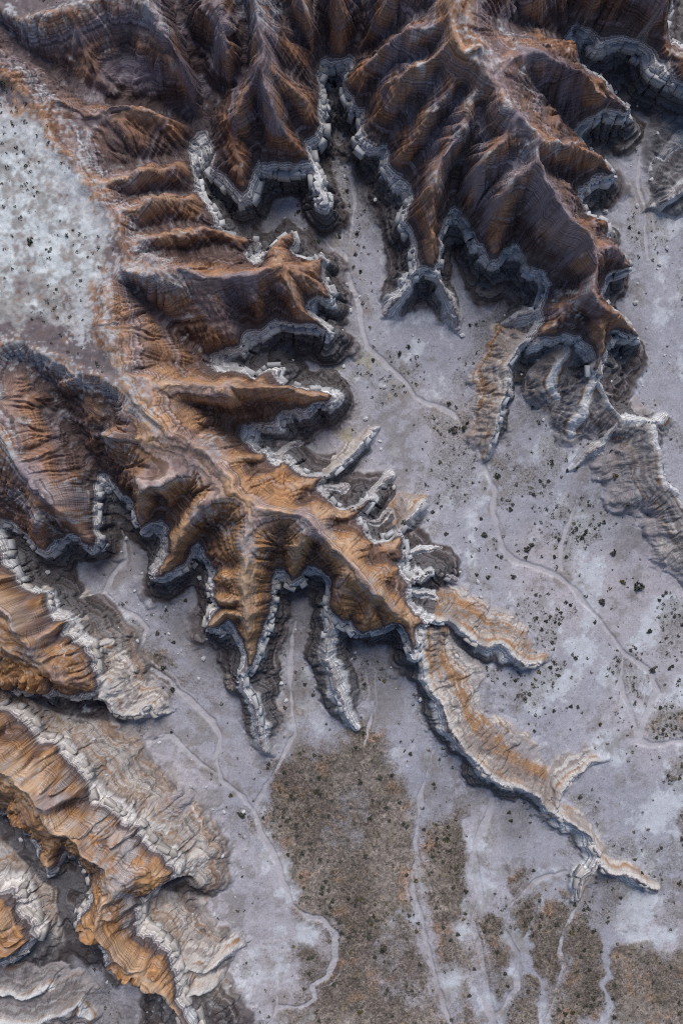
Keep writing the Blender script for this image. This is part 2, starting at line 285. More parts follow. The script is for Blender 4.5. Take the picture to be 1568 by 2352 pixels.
# foot-slope width in metres at places along the rims
WCTL = [(270,1420,9),(300,1550,10),(150,1330,6),(420,1850,9),(300,1750,12),(120,1640,8),(460,2050,8),(520,2200,7),(480,2320,11),(1300,900,10),(1000,1300,5),(980,1200,5),(700,1020,6),(790,930,3.5),(860,1190,5),(765,250,2),(780,180,2),(640,420,2.6),(600,480,2.6),(480,430,2.2),(470,520,3),(1040,560,2),(1150,680,5),(690,1400,2.6),(800,1500,4),(900,1500,4),(640,1560,4),(520,1520,4),(1400,480,3),(1440,150,6),(1500,200,8),(1440,330,3.5),(1500,720,3),(340,1380,3.5),(420,1380,4),(250,1290,3),(100,1290,4),(870,450,3.5),(900,560,4.5),(880,640,4),(800,700,2.4),(600,800,3.5),(700,800,4),(60,2000,14),(120,2080,14),(60,1950,12),(250,2270,9),(100,2200,12),(60,1640,9),(1480,560,2.5),(1480,650,2.5),(1300,720,5),(660,560,3),(530,600,2.5)]
FCTL = [(760,180,8.2),(780,300,7.2),(790,420,5.6),(480,430,7.6),(470,340,8.2),(650,425,7.2),(600,490,6.4),(540,570,6.8),(690,520,5.6),(500,620,7),(900,470,6.2),(900,560,5),(860,640,4.2),(1000,900,2.2),(1040,530,8),(1040,600,7),(1150,660,6.6),(1180,600,7.6),(1120,760,4.2),(1250,760,6),(1350,130,7.8),(1340,300,7.6),(1450,300,6),(1330,450,7.6),(1450,450,5),(1390,650,6.8),(1500,650,4),(1480,820,3.5),(1550,900,3),(270,1220,7),(240,1110,8),(250,1330,5.4),(340,1290,6),(380,1230,7.4),(330,1400,4.6),(470,1480,4.4),(460,1270,7.6),(400,1600,2.4),(520,1560,3.4),(600,1900,0.2),(690,1360,7.2),(680,1480,4.6),(640,1580,3.2),(800,1480,6),(800,1560,4),(880,1500,5.6),(880,1600,3.2),(100,1620,5),(0,1630,6),(150,1290,6),(60,1260,7),(260,1440,4.6),(300,1560,3.4),(530,830,7),(640,780,6.4),(720,800,5.4),(550,1000,7),(640,1010,6),(720,980,5),(800,860,3.6),(790,700,4.6),(840,1060,3.4),(820,1200,4.6),(940,1290,4.2),(1000,1300,3.2),(1000,1200,2.2),(30,2030,7.5),(150,2150,6.5),(60,1960,7.6),(120,2080,7),(30,2260,5.5),(300,2300,4.5),(200,2270,5.2),(280,1760,5.5),(400,1880,4.2),(480,2050,2.6),(400,2090,5),(560,2200,1.2),(480,2330,3.4),(1200,1300,1.0),(900,2300,-.6),(1400,2200,-.5),(1300,2000,-.2),(1000,1900,0.2),(1500,1500,0.2),(1100,1100,1.6)]
WASH = [
 ([(800,330),(806,400),(815,470),(800,560),(790,620),(818,700),(845,800),(900,850),(955,915),(1040,950),(1078,1000),(1108,1060),(1135,1130),(1132,1180),(1150,1260),(1185,1290),(1280,1322),(1330,1370),(1380,1430),(1440,1500),(1498,1550),(1508,1590),(1480,1650),(1462,1700),(1490,1712),(1568,1706),(1760,1700)], 0.85),
 ([(1440,1500),(1420,1560),(1450,1640),(1462,1700)], 0.5),
 ([(690,470),(730,530),(790,590)], 0.5),
 ([(1455,300),(1462,360),(1452,420),(1470,520),(1480,600)], 0.6),
 ([(292,1230),(296,1280),(262,1330),(250,1360),(275,1392),(320,1412),(342,1440),(322,1500),(390,1560),(450,1612),(490,1650),(505,1690),(500,1730),(512,1790),(560,1830),(583,1862),(600,1920),(640,1985),(670,2070),(700,2095),(740,2110),(768,2150),(772,2200),(755,2240),(722,2258),(722,2290),(690,2305),(636,2312),(622,2352),(600,2480)], 0.85),
 ([(680,1420),(664,1500),(668,1600),(680,1680),(640,1752),(620,1790),(598,1830),(585,1862)], 0.7),
 ([(250,1690),(330,1692),(400,1680),(440,1730),(500,1775)], 0.5),
 ([(850,1540),(852,1640),(836,1700)], 0.35),
 ([(635,2310),(640,2240),(632,2180)], 0.4),
 ([(1130,1840),(1112,1900),(1092,1950),(1088,2000),(1100,2060),(1085,2120),(1105,2200),(1118,2290),(1130,2352),(1150,2480)], 1.2),
 ([(1345,2030),(1330,2085),(1296,2140),(1285,2190),(1298,2220),(1275,2290),(1262,2330),(1250,2360),(1240,2480)], 0.35),
 ([(990,1720),(970,1800),(960,1880),(955,1930),(962,1980),(945,2010),(960,2090),(985,2180),(1000,2260),(1030,2352),(1040,2480)], 0.5),
 ([(1118,2352),(1150,2320),(1185,2270),(1190,2200),(1160,2140),(1175,2080),(1230,2030),(1300,2000)], 0.5),
 ([(1290,1310),(1285,1260),(1310,1180),(1330,1110)], 0.4),
]
SCRUB = [
 [(965,1920),(1060,1870),(1100,1960),(1240,2010),(1330,2090),(1420,2120),(1300,2240),(1180,2330),(1130,2352),(1130,2500),(1030,2500),(1020,2260),(985,2100)],
 [(300,1440),(345,1480),(330,1530),(400,1590),(440,1600),(400,1530),(370,1470)],[(470,1660),(540,1740),(560,1800),(520,1780),(490,1720)],   # dark scrub benches of the lower valley
 [(680,1712),(760,1700),(860,1650),(905,1680),(915,1760),(945,1850),(968,1930),(960,2020),(985,2110),(1000,2200),(1020,2260),(1040,2352),(1060,2500),(650,2500),(650,2330),(730,2305),(785,2200),(775,2130),(700,2085),(650,1980),(605,1870),(640,1780)],
 [(1150,2350),(1200,2300),(1290,2230),(1350,2150),(1450,2120),(1568,2170),(1900,2150),(1900,2600),(1140,2600)],
 [(1478,1690),(1500,1622),(1568,1608),(1900,1600),(1900,1690),(1568,1694),(1500,1700)],
 [(1535,1730),(1568,1724),(1900,1720),(1900,2100),(1560,2080),(1530,1900)],
 [(985,1880),(1060,1860),(1085,1990),(1070,2090),(1030,2150),(1000,2060)],
 [(1110,2080),(1180,2020),(1250,2040),(1220,2130),(1140,2180)],
 [(690,1500),(700,1640),(690,1660),(672,1600)],
 [(700,2180),(760,2170),(760,2230),(700,2255)],
 [(640,2160),(720,2120),(700,2200)],
]
PALE = [(1090,1925,60),(1108,2020,55),(1090,2080,45),(1060,2130,40),(1040,2240,50),(1110,2290,40),(1180,2150,45),(650,1990,35),(620,1970,35),(670,2040,45),(700,2140,35),(1370,1710,55),(1400,1735,45),(1520,510,50),(1500,540,45),(1230,560,20),(925,830,18),(890,890,14),(960,800,30),(1230,900,20),(1330,1500,45),(1280,1560,60),(1400,1560,50),(1490,1440,60),(1530,1400,50),(860,1250,20),(1080,1290,35),(900,1030,25),(830,880,14),(1130,1100,25),(1500,2080,40),(1530,2150,40),(1220,1240,15),(1520,1860,60),(1180,2230,30),(1020,1160,35),(1340,1210,60)]

# ------------------------------------------------------------------ grids and numpy helpers
DX = 0.2
NX, NY = 904, 1296
gx = (np.arange(NX) - (NX-1)/2) * DX
gy = (np.arange(NY) - (NY-1)/2) * DX
X, Y = np.meshgrid(gx, gy); X = X.astype(np.float32); Y = Y.astype(np.float32)
CD = 0.4
cx = np.arange(gx[0]-2, gx[-1]+2.01, CD); cy = np.arange(gy[0]-2, gy[-1]+2.01, CD)
CX, CY = np.meshgrid(cx, cy); CX = CX.astype(np.float32); CY = CY.astype(np.float32)

def samp(F, x, y):
    """bilinear sample of a coarse field"""
    i = np.clip((x - cx[0]) / CD, 0, F.shape[1]-1.001); j = np.clip((y - cy[0]) / CD, 0, F.shape[0]-1.001)
    i0 = i.astype(np.int32); j0 = j.astype(np.int32); a = (i - i0).astype(np.float32); b = (j - j0).astype(np.float32)
    return (F[j0, i0]*(1-a) + F[j0, i0+1]*a)*(1-b) + (F[j0+1, i0]*(1-a) + F[j0+1, i0+1]*a)*b

TAB = rng.random((256, 256)).astype(np.float32)
def vn(x, y, seed=0):
    """smooth value noise in -1..1"""
    x = x + seed*17.31; y = y + seed*9.77
    xi = np.floor(x); yi = np.floor(y); fx = x-xi; fy = y-yi
    fx = fx*fx*fx*(fx*(fx*6-15)+10); fy = fy*fy*fy*(fy*(fy*6-15)+10)
    xi = xi.astype(np.int32) & 255; yi = yi.astype(np.int32) & 255; x1 = (xi+1) & 255; y1 = (yi+1) & 255
    return ((TAB[yi, xi]*(1-fx)+TAB[yi, x1]*fx)*(1-fy) + (TAB[y1, xi]*(1-fx)+TAB[y1, x1]*fx)*fy)*2-1
def fbm(x, y, scale, octv=4, seed=0, gain=0.5):
    s = 0; a = 1; t = 0; f = 1.0/scale
    for o in range(octv):
        c, d = math.cos(o*0.7), math.sin(o*0.7)
        s = s + a*vn((x*c - y*d)*f, (x*d + y*c)*f, seed+o*3); t += a; a *= gain; f *= 2.03
    return s/t
def worley(x, y, size, seed=0, jit=0.85):
    x = x/size; y = y/size; xi = np.floor(x).astype(np.int32); yi = np.floor(y).astype(np.int32)
    d1 = np.full(x.shape, 9., np.float32); d2 = d1.copy(); cid = np.zeros(x.shape, np.float32)
    for a in (-1, 0, 1):
        for b in (-1, 0, 1):
            ii = (xi+a+seed*13) & 255; jj = (yi+b+seed*7) & 255
            px = xi+a+0.5+jit*(TAB[jj, ii]-0.5); py = yi+b+0.5+jit*(TAB[(jj+91) & 255, (ii+37) & 255]-0.5)
            d = np.hypot(px-x, py-y); c = TAB[(jj+11) & 255, (ii+171) & 255]
            m = d < d1
            d2 = np.where(m, d1, np.minimum(d2, d)); cid = np.where(m, c, cid); d1 = np.where(m, d, d1)
    return d1, d2, cid
def sm(a, b, x):
    t = np.clip((x-a)/(b-a), 0, 1); return t*t*(3-2*t)
def inside(poly, x, y):
    r = np.zeros(x.shape, bool); n = len(poly)
    for k in range(n):
        (x0, y0), (x1, y1) = poly[k], poly[(k+1) % n]
        if y0 == y1: continue
        lo, hi = min(y0, y1), max(y0, y1)
        j0 = np.searchsorted(cy, lo); j1 = np.searchsorted(cy, hi)
        if j0 == j1: continue
        yy = y[j0:j1]; r[j0:j1] ^= ((yy >= lo) & (yy < hi) & (x[j0:j1] < x0 + (yy-y0)*(x1-x0)/(y1-y0)))
    return r
def dist_lines(lines, R, attr=False, signed=False, caps=False):
    """distance to polylines on the coarse grid within R metres (+ attribute and side of the nearest point)"""
    D = np.full(CX.shape, R, np.float32); A = np.zeros(CX.shape, np.float32); S = np.ones(CX.shape, np.float32); E = np.zeros(CX.shape, bool)
    for ln in lines:
        for k_, (p, q) in enumerate(zip(ln[:-1], ln[1:])):
            x0, y0, x1, y1 = p[0], p[1], q[0], q[1]
            i0, i1 = np.searchsorted(cx, (min(x0, x1)-R, max(x0, x1)+R)); j0, j1 = np.searchsorted(cy, (min(y0, y1)-R, max(y0, y1)+R))
            if i0 >= i1 or j0 >= j1: continue
            xs = CX[j0:j1, i0:i1]; ys = CY[j0:j1, i0:i1]; dx, dy = x1-x0, y1-y0; L = dx*dx+dy*dy+1e-9
            t = ((xs-x0)*dx+(ys-y0)*dy)/L; ec = ((t < 0) & (k_ == 0)) | ((t > 1) & (k_ == len(ln)-2)); t = np.clip(t, 0, 1); d = np.hypot(xs-x0-t*dx, ys-y0-t*dy)
            m = d < D[j0:j1, i0:i1]
            D[j0:j1, i0:i1][m] = d[m]
            if attr: A[j0:j1, i0:i1][m] = (p[2]+t*(q[2]-p[2]))[m]
            if caps: E[j0:j1, i0:i1][m] = ec[m]
            if signed: S[j0:j1, i0:i1][m] = np.where((dx*(ys-y0)-dy*(xs-x0)) > 0, 1, -1)[m]
    return (D, A, S, E) if caps else (D, A, S)
def idw(ctl, default, p=2.5, soft=12.0):
    n = np.full(CX.shape, default*1e-5, np.float32); dsum = np.full(CX.shape, 1e-5, np.float32)
    for u, v, val in ctl:
        x, y = P(u, v); wgt = 1/((CX-x)**2+(CY-y)**2+soft)**p; n += wgt*val*1e3; dsum += wgt*1e3
    return n/dsum
def relax(fix, val, iters=(300, 200, 160, 120, 90)):
    """membrane stretched between the fixed heights, coarse to fine"""
    levels = [(fix, val)]
    for k in range(len(iters)-1):
        f, v = levels[-1]; h, w_ = (f.shape[0]+1)//2*2, (f.shape[1]+1)//2*2
        fp = np.zeros((h, w_), np.float32); vp = np.zeros((h, w_), np.float32)
        fp[:f.shape[0], :f.shape[1]] = f; vp[:f.shape[0], :f.shape[1]] = v*f
        s = fp.reshape(h//2, 2, w_//2, 2).sum((1, 3)); q = vp.reshape(h//2, 2, w_//2, 2).sum((1, 3))
        levels.append((s > 0, np.where(s > 0, q/np.maximum(s, 1), 0)))
    z = None
    for (f, v), it in zip(levels[::-1], iters):
        if z is None: z = np.full(f.shape, 20., np.float32)
        else: z = np.repeat(np.repeat(z, 2, 0), 2, 1)[:f.shape[0], :f.shape[1]]
        v = v.astype(np.float32); z = np.where(f, v, z)
        for _ in range(it):
            zp = np.pad(z, 1, mode='edge')
            z = np.where(f, v, 0.25*(zp[:-2, 1:-1]+zp[2:, 1:-1]+zp[1:-1, :-2]+zp[1:-1, 2:]))
    return z

def blur(F, n):
    for _ in range(n):
        p = np.pad(F, 1, mode='edge'); F = (p[:-2, 1:-1]+p[2:, 1:-1]+p[1:-1, :-2]+p[1:-1, 2:]+4*F)/8
    return F
# ------------------------------------------------------------------ coarse fields
def wl(line): return [P(p[0], p[1], HZ(p[2]))+(HZ(p[2]),) for p in line]
rimw = [[P(u, v, ZR) for u, v in r] for r in RIMS]
INS = np.zeros(CX.shape, bool)
for r in rimw: INS |= inside(r, CX, CY)
DR, _, _ = dist_lines([r+[r[0]] for r in rimw], 45.)
SDF = np.where(INS, DR, -DR)
def burn(lines, fix, val):
    for ln in lines:
        for p, q in zip(ln[:-1], ln[1:]):
            n = int(max(abs(p[0]-q[0]), abs(p[1]-q[1]))/CD*1.5)+2; t = np.linspace(0, 1, n)
            i = np.round((p[0]+t*(q[0]-p[0])-cx[0])/CD).astype(int); j = np.round((p[1]+t*(q[1]-p[1])-cy[0])/CD).astype(int)
            m = (i >= 0) & (j >= 0) & (i < CX.shape[1]) & (j < CX.shape[0])
            fix[j[m], i[m]] = True; val[j[m], i[m]] = (p[2]+t*(q[2]-p[2]))[m]
fix = SDF < 0.3; val = np.full(CX.shape, ZR, np.float32)
FLATS = [(p, HZ(z)) for p, z in FLATS]
LOW = [wl(l) for l in LO]; HIW = [wl(l) for _, l in HI]
burn(LOW, fix, val); burn(HIW, fix, val); 
for poly, z in FLATS:
    m = inside([P(u, v, z) for u, v in poly], CX, CY) & (SDF > 0.5); fix |= m; val[m] = z
fix[SDF < 0] = True; val[SDF < 0] = ZR
ZIN = relax(fix, val)
WID = idw(WCTL, 5.); FLO = 0.55*idw(FCTL, 0.5, p=1.7, soft=45.)
DHI, _, _ = dist_lines(HIW, 30.)
def arc(line):
    o = []; L = 0.0
    for k, p in enumerate(line):
        if k: L += math.hypot(p[0]-line[k-1][0], p[1]-line[k-1][1])
        o.append((p[0], p[1], L))
    return o
DLO, SARC, _ = dist_lines([arc(r+[r[0]]) for r in rimw]+[arc(l) for l in LOW], 45., True)
_, RARC, _ = dist_lines([arc(r+[r[0]]) for r in rimw], 45., True)
CARC = np.zeros(CX.shape, np.float32); CDM = np.full(CX.shape, 30., np.float32)
FL = np.zeros(CX.shape, np.float32)
for poly, z in FLATS: FL = np.maximum(FL, inside([P(u, v, z) for u, v in poly], CX, CY))
# low ridges
ZC = np.full(CX.shape, -50., np.float32); CZ = np.zeros(CX.shape, np.float32); CSIDE = np.ones(CX.shape, np.float32); COC = np.zeros(CX.shape, np.float32); CLV = np.zeros(CX.shape, np.float32); OCH = {'f18': .45, 'f10': .3, 'f1': .3, 'f2': .3, 'f3': 1, 'f4': .7, 'f5': .8, 'f6': 1.1, 'f7': .7, 'f8': .4, 'f3b': .3, 'f9': .6, 'f17': .25, 'f21': .5, 'f22': .3}; CT = np.full(CX.shape, 9., np.float32)
for name, ln, wleft, wright in CUE:
    D, A, S, E = dist_lines([wl(ln)], 19., True, True, True)
    D2, A2, _ = dist_lines([arc(wl(ln))], 19., True); Lt = arc(wl(ln))[-1][2]
    tp = np.clip((Lt-A2)/min(9.0, Lt*0.5), 0, 1); tp = tp*(2-tp)
    wv = np.where(S > 0, wleft, wright); wv = np.where(wv > 4, 3.0+(wv-3.0)*np.where(E & (A2 < 1), 0.3, tp), wv)
    wv = wv*(1+0.6*fbm(CX, CY, 6, 4, 33, 0.6)); t = D/wv
    steep = np.where((S > 0) == (wleft < wright), 0.75, 1.5) if wleft != wright else 0.85; wside = np.where(S > 0, wleft, wright)
    fl = FLO
    if name in ('f10', 'f13'): steep = 0.85
    if name in ('f1', 'f2'): steep = 0.7
    prof = np.clip(1-t, 0, 1)**steep
    # a short cliff on the narrow side, an even fall on the wide one
    z = np.where(D < wv, fl-0.3+(A-fl+0.3)*prof, -50)
    z = z - np.where(wside <= 7, 1.2*sm(0.3, 1.6, D), 0)
    m = z > ZC
    ZC = np.where(m, z, ZC); CZ = np.where(m, A, CZ); CSIDE = np.where(m, np.where(wside >= 7, 1, -1), CSIDE); CT = np.where(m, t, CT); CDM = np.where(m, D, CDM); COC = np.where(m, OCH.get(name, 0.0), COC); CLV = np.where(m, {'f10': 0.0, 'f13': -3.2, }.get(name, 0.0), CLV); CARC = np.where(m, A2, CARC)
DW = np.full(CX.shape, 20., np.float32)
for ln, hw in WASH:
    D, _, _ = dist_lines([[P(u, v, 0.5) for u, v in ln]], 20.); DW = np.minimum(DW, D-hw*0.6)
SCR = np.zeros(CX.shape, np.float32)
for poly in SCRUB: SCR = np.maximum(SCR, inside([P(u, v) for u, v in poly], CX, CY))
SCR = blur(SCR, 150); FL = blur(FL, 22)
zb = blur(ZIN, 130); spurk = np.clip((SDF-0.3)/2.5, 0, 1)*(1-blur(FL, 12))
ZIN = np.maximum(ZIN+0.75*np.clip(ZIN-zb, -4, 4)*spurk, ZR+0.12*np.clip(SDF, 0, 8))
CONV = np.clip((ZIN-blur(ZIN, 90))/1.3, -1, 1)
bl = blur(ZIN, 6); ZIN = np.where(SDF > 0.5, bl*np.clip((SDF-0.5)/1.5, 0, 1)+ZIN*(1-np.clip((SDF-0.5)/1.5, 0, 1)), ZIN)
DG = np.full(CX.shape, 9., np.float32); DL = DG.copy()
for ln, hw in GRAVEL: DG = np.minimum(DG, dist_lines([[P(u, v, 24.) for u, v in ln]], 9.)[0]-hw)
for ln, hw in LILAC: DL = np.minimum(DL, dist_lines([[P(u, v, 25.) for u, v in ln]], 9.)[0]-hw)
PAL = np.zeros(CX.shape, np.float32)
for u, v, r in PALE:
    x, y = P(u, v); PAL = np.maximum(PAL, np.exp(-((CX-x)**2+(CY-y)**2)/(r*0.07)**2))
print('coarse', round(time.time()-T0, 1))

# ------------------------------------------------------------------ fine heights
def off(px, py):
    amp = 1.5+1.6*sm(-28, -42, px)*sm(-8, -22, py)
    return amp*fbm(px, py, 6.5, 3, 1)+0.22*fbm(px, py, 1.9, 2, 5), amp*fbm(px, py, 6.5, 3, 2)+0.22*fbm(px, py, 1.9, 2, 6)
ox_, oy_ = off(X, Y); wx = X+ox_; wy = Y+oy_
d = samp(SDF, wx, wy)
sarc = samp(SARC, wx, wy); rarc = samp(RARC, wx, wy); carc = samp(CARC, wx, wy); cdm = samp(CDM, wx, wy)
zin = samp(ZIN, wx, wy); flo = samp(FLO, X, Y); wid = np.maximum(samp(WID, X, Y)*1.15*(1+0.75*fbm(X, Y, 6, 4, 9, 0.6)), 1.2)
hc = 4.1 + 2.2*fbm(X, Y, 9, 2, 11)
CW = 1.7 + 1.0*fbm(X, Y, 7, 2, 12)
zc0 = samp(ZC, wx, wy)
oncue = zc0 > np.where(d > 0, ZR, ZR-4.3*np.clip(-d/CW, 0, 1)-3.0*np.clip((-d-CW)/4, 0, 1))
ja = np.where(oncue, carc, rarc); jz = np.where(oncue, cdm*1.3, -d*1.9)
b1, b2, bid = worley(ja+0.35*fbm(X, Y, 1.5, 2, 7), jz+0.3*fbm(X, Y, 2, 2, 8), 1.55, 1)   # joint blocks of the white bed
edge = b2-b1
jv = np.abs(vn(ja/2.4, ja*0.0+3.3, 4)); joint = sm(0.22, 0.0, jv)                          # upright joints
d = d + ((bid-0.5)*0.45-0.7*joint)*sm(3.2, 0.6, np.abs(d+0.9))
a = np.maximum(-d, 0)
cl = np.clip(a/CW, 0, 1)
foot = np.maximum(ZR-hc, flo+0.6)
t = np.clip((a-CW)/np.maximum(wid, 1), 0, 1)
zout = np.where(a < CW, ZR-(ZR-foot)*cl**0.8, flo+(foot-flo)*(1-t)**1.5)
h = np.where(d > 0, np.maximum(zin, ZR), zout)
zc = samp(ZC, wx, wy); cue = zc > h
czr = samp(CZ, wx, wy); cside = samp(CSIDE, wx, wy); ct = samp(CT, wx, wy)
h = np.maximum(h, zc)
soft = np.exp(-np.abs(zc-np.where(cue, zout, h))*1.0)
above = np.clip(h-flo, 0, 60); slopey = sm(0.4, 2.5, above)
flat = samp(FL, wx, wy)
inm = sm(0.3, 2.5, d)
# broad and medium relief
h = h + flat*(0.35*fbm(X, Y, 5, 4, 46, 0.6))
h = h + slopey*(1-flat*0.85)*inm*(0.9*fbm(X, Y, 10, 3, 20)) + slopey*(0.25+np.where(cue, 0.35, 0))*fbm(X, Y, 3, 3, 21)
h = h + (1-slopey)*(0.25*fbm(X, Y, 25, 4, 22)+0.05*fbm(X, Y, 1.5, 3, 23))

dlo = samp(DLO, wx, wy); n_a = fbm(X, Y, 3, 2, 13)
def groove(s_, dd, f, seed, wdt): return sm(wdt, 0.0, np.abs(vn(s_/f, dd*0.10/f, seed)))
gj, gi = np.gradient(sarc, DX); jump = (np.hypot(gi, gj) > 2.2).astype(np.float32); jump = np.clip(blur(jump, 5)*2.5, 0, 1)
dh0 = samp(DHI, wx, wy)
env = inm*(1-flat)*sm(0.2, 1.6, dlo)*(1-jump)*sm(0.1, 1.0, dh0)
def ribs(s_, dd, f, seed): return np.sqrt(np.abs(vn(s_/f, dd*0.06/f, seed))+1e-4)-0.62      # round ribs, sharp gullies between
h = h + inm*(1-flat)*(1.5*(1-np.exp(-dlo/1.1)))
sw = 1+1.1*sm(-20, -40, X)*sm(-10, -30, Y)
rb1 = ribs(sarc+0.6*n_a, dlo, 4.6, 14); rb2 = ribs(sarc, dlo, 1.9, 15)
h = h + env*sw*(2.3*rb1*sm(30, 10, dlo)*sm(0.2, 2.5, dlo) + 1.0*rb2*sm(14, 4, dlo))
outm = sm(-2.0, -3.0, d)*(~cue)*sm(0.3, 1.0, above)
h = h + outm*(1.0*ribs(rarc+0.8*n_a, a, 3.0, 16)+0.5*ribs(rarc+0.4*n_a, a, 1.5, 17))*sm(0.3, 2.0, above)
h = h + np.where(cue, sm(0.8, 2.5, cdm)*sm(0.3, 1.5, above), 0)*(0.6*ribs(carc+1.2*n_a, cdm, 3.4, 18)+0.3*ribs(carc+0.6*n_a, cdm, 1.7, 19))
# running water: droplets carve rills down every slope
def erode(h, mask, batches, n, steps, ke, seed):
    r = np.random.default_rng(seed); H, W = h.shape; hf = h.astype(np.float64).ravel().copy(); mf = mask.ravel()
    cand = np.flatnonzero(mf > 0.3)
    for b in range(batches):
        k = r.choice(cand, n); px = (k % W)+r.random(n)-0.5; py = (k//W)+r.random(n)-0.5
        px = np.clip(px, 1, W-3); py = np.clip(py, 1, H-3)
        dx = np.zeros(n); dy = np.zeros(n); sed = np.zeros(n); wat = np.ones(n); live = np.ones(n, bool)
        for s in range(steps):
            i = px.astype(np.int64); j = py.astype(np.int64); u = px-i; v = py-j; q = j*W+i
            h00 = hf[q]; h10 = hf[q+1]; h01 = hf[q+W]; h11 = hf[q+W+1]
            gxx = (h10-h00)*(1-v)+(h11-h01)*v; gyy = (h01-h00)*(1-u)+(h11-h10)*u
            hh = (h00*(1-u)+h10*u)*(1-v)+(h01*(1-u)+h11*u)*v
            dx = dx*0.25-gxx*0.75; dy = dy*0.25-gyy*0.75; L = np.hypot(dx, dy)+1e-9; dx /= L; dy /= L
            nx = np.clip(px+dx, 1, W-3); ny = np.clip(py+dy, 1, H-3)
            i2 = nx.astype(np.int64); j2 = ny.astype(np.int64); u2 = nx-i2; v2 = ny-j2; q2 = j2*W+i2
            hn = (hf[q2]*(1-u2)+hf[q2+1]*u2)*(1-v2)+(hf[q2+W]*(1-u2)+hf[q2+W+1]*u2)*v2
            dh = hn-hh
            cap = np.minimum(np.maximum(-dh, 0.004), 0.35)*1.6*wat
            over = sed-cap
            amt = np.where(dh > 0, -np.minimum(dh, sed), np.where(over > 0, -over*0.25, np.minimum(-over*ke, np.maximum(-dh, 0)*0.5)))
            amt = np.where(live, amt, 0)*np.where(amt > 0, mf[q], 1.0)
            sed += amt
            wts = np.concatenate([amt*(1-u)*(1-v), amt*u*(1-v), amt*(1-u)*v, amt*u*v])
            hf -= np.bincount(np.concatenate([q, q+1, q+W, q+W+1]), wts, minlength=hf.size)
            px, py = nx, ny; wat *= 0.985
    return hf.reshape(H, W).astype(np.float32)
em = slopey*np.where(d > 0.4, 1.0, np.where(cue, 0.8, 0.5))*(1-0.8*flat)
h0 = h.copy()
h = erode(h, em, 5, 110000, 55, 0.10, 3)
h = np.where(slopey < 0.05, h0+np.clip(h-h0, -0.3, 0.25), h)
print('eroded', round(time.time()-T0, 1))

# strata ledges: hard and soft beds
lev = h + 0.7*fbm(X, Y, 14, 3, 30)
def ledge(z, T, k):
    f = z/T; i = np.floor(f); r = f-i
    return (i + sm(0.5-0.5*k, 0.5+0.5*k, r))*T - z
low = sm(0.6, -0.3, d) * sm(0.8, 2.0, above)
h = h + low*np.where(cue, 0.15, 0.6)*ledge(lev, 1.3, 0.6) + (1-low)*slopey*inm*(1-flat)*0.35*ledge(lev, 1.3, 0.7)
# joint blocks in the cliff
cliff = sm(-4.2, -2.6, d)*sm(0.5, -0.1, d)
ccl = np.where(cue, sm(0.55, 0.1, ct)*sm(4.0, 2.0, cdm), 0)
blk = np.maximum(cliff, 0.8*ccl)
h = h + blk*((bid-0.5)*0.2 - 0.2*sm(0.15, 0.0, edge) - 0.6*joint)
s1, s2, sid = worley(ja*1.0+0.3*fbm(X, Y, 2, 2, 40), jz, 0.8, 3)
h = h + (0.05*blk + 0.10*low)*((sid-0.5)*0.7)
h = h + slopey*0.05*fbm(X, Y, 0.7, 2, 41)
# dry washes cut into the floor, benches of scrub stand a little higher
dw = samp(DW, X + 0.7*fbm(X, Y, 5, 3, 50), Y + 0.7*fbm(X, Y, 5, 3, 51))
scr = np.clip(samp(SCR, X+2*fbm(X, Y, 6, 3, 52), Y+2*fbm(X, Y, 6, 3, 53)), 0, 1); scr = sm(0.12, 0.95, scr+0.95*fbm(X, Y, 13, 6, 55, 0.7)+0.2*fbm(X, Y, 1.2, 3, 56)-0.6*np.clip(samp(PAL, X, Y), 0, 1)-0.5*sm(10, 20, X)*sm(-62, -72, Y)*sm(3.5, 0.5, dw+2.5*fbm(X, Y, 4, 4, 49, 0.65))-sm(22, 30, X)*0.8*sm(0.16, 0.02, np.abs(fbm(X+1.5*fbm(X, Y, 4, 3, 44), Y*0.7, 15, 4, 43))))
flr = 1-sm(0.3, 1.2, np.clip(h-flo, 0, 60))
h = h - flr*0.26*sm(0.35, -0.15, dw+0.55*fbm(X, Y, 6, 3, 57)) + flr*scr*(0.18+0.12*fbm(X, Y, 0.9, 2, 54))
dwb = dw+0.55*fbm(X, Y, 6, 3, 57)
wash = flr*np.maximum(sm(0.12, -0.1, dwb), 0.8*sm(0.22, 0.05, np.abs(dwb-1.1-0.8*fbm(X, Y, 11, 2, 58)))*sm(0.1, 0.4, fbm(X, Y, 16, 2, 59)))
se = sm(10, 20, X)*sm(-62, -72, Y)
wash = wash*(1-se*0.75*sm(0.15, -0.2, fbm(X, Y, 4, 4, 48, 0.6)))

# ------------------------------------------------------------------ bed colours (albedo of rock and soil, with canyon shade painted into the floor)
gyz, gxz = np.gradient(h, DX); slope = np.hypot(gxz, gyz)
clv = samp(CLV, wx, wy)
rel = np.where(cue, h-czr+0.4+clv*sm(0.3, 2.0, cdm), h-ZR) + 0.5*fbm(X, Y, 15, 2, 60) + 0.10*fbm(X, Y, 3, 2, 61)
v01 = np.clip((1176 - Y*10)/2352, 0, 1)                 # 0 north .. 1 south
on = np.clip(sm(-72, 28, -Y-0.5*X + 14*fbm(X, Y, 30, 2, 62)), 0, 1)
on = on*(1-0.8*sm(-33, -48, X+4*fbm(X, Y, 12, 2, 45))*sm(-18, -4, Y)*sm(62, 46, Y))  # the southern beds are richer ochre
def lerp(a_, b_, t_): return a_ + (b_-a_)*t_[..., None]
def col(r, g, b): return np.array((r, g, b), np.float32)
zz = np.arange(-20, 30, 0.05)
lut = np.zeros((zz.size, 3), np.float32)
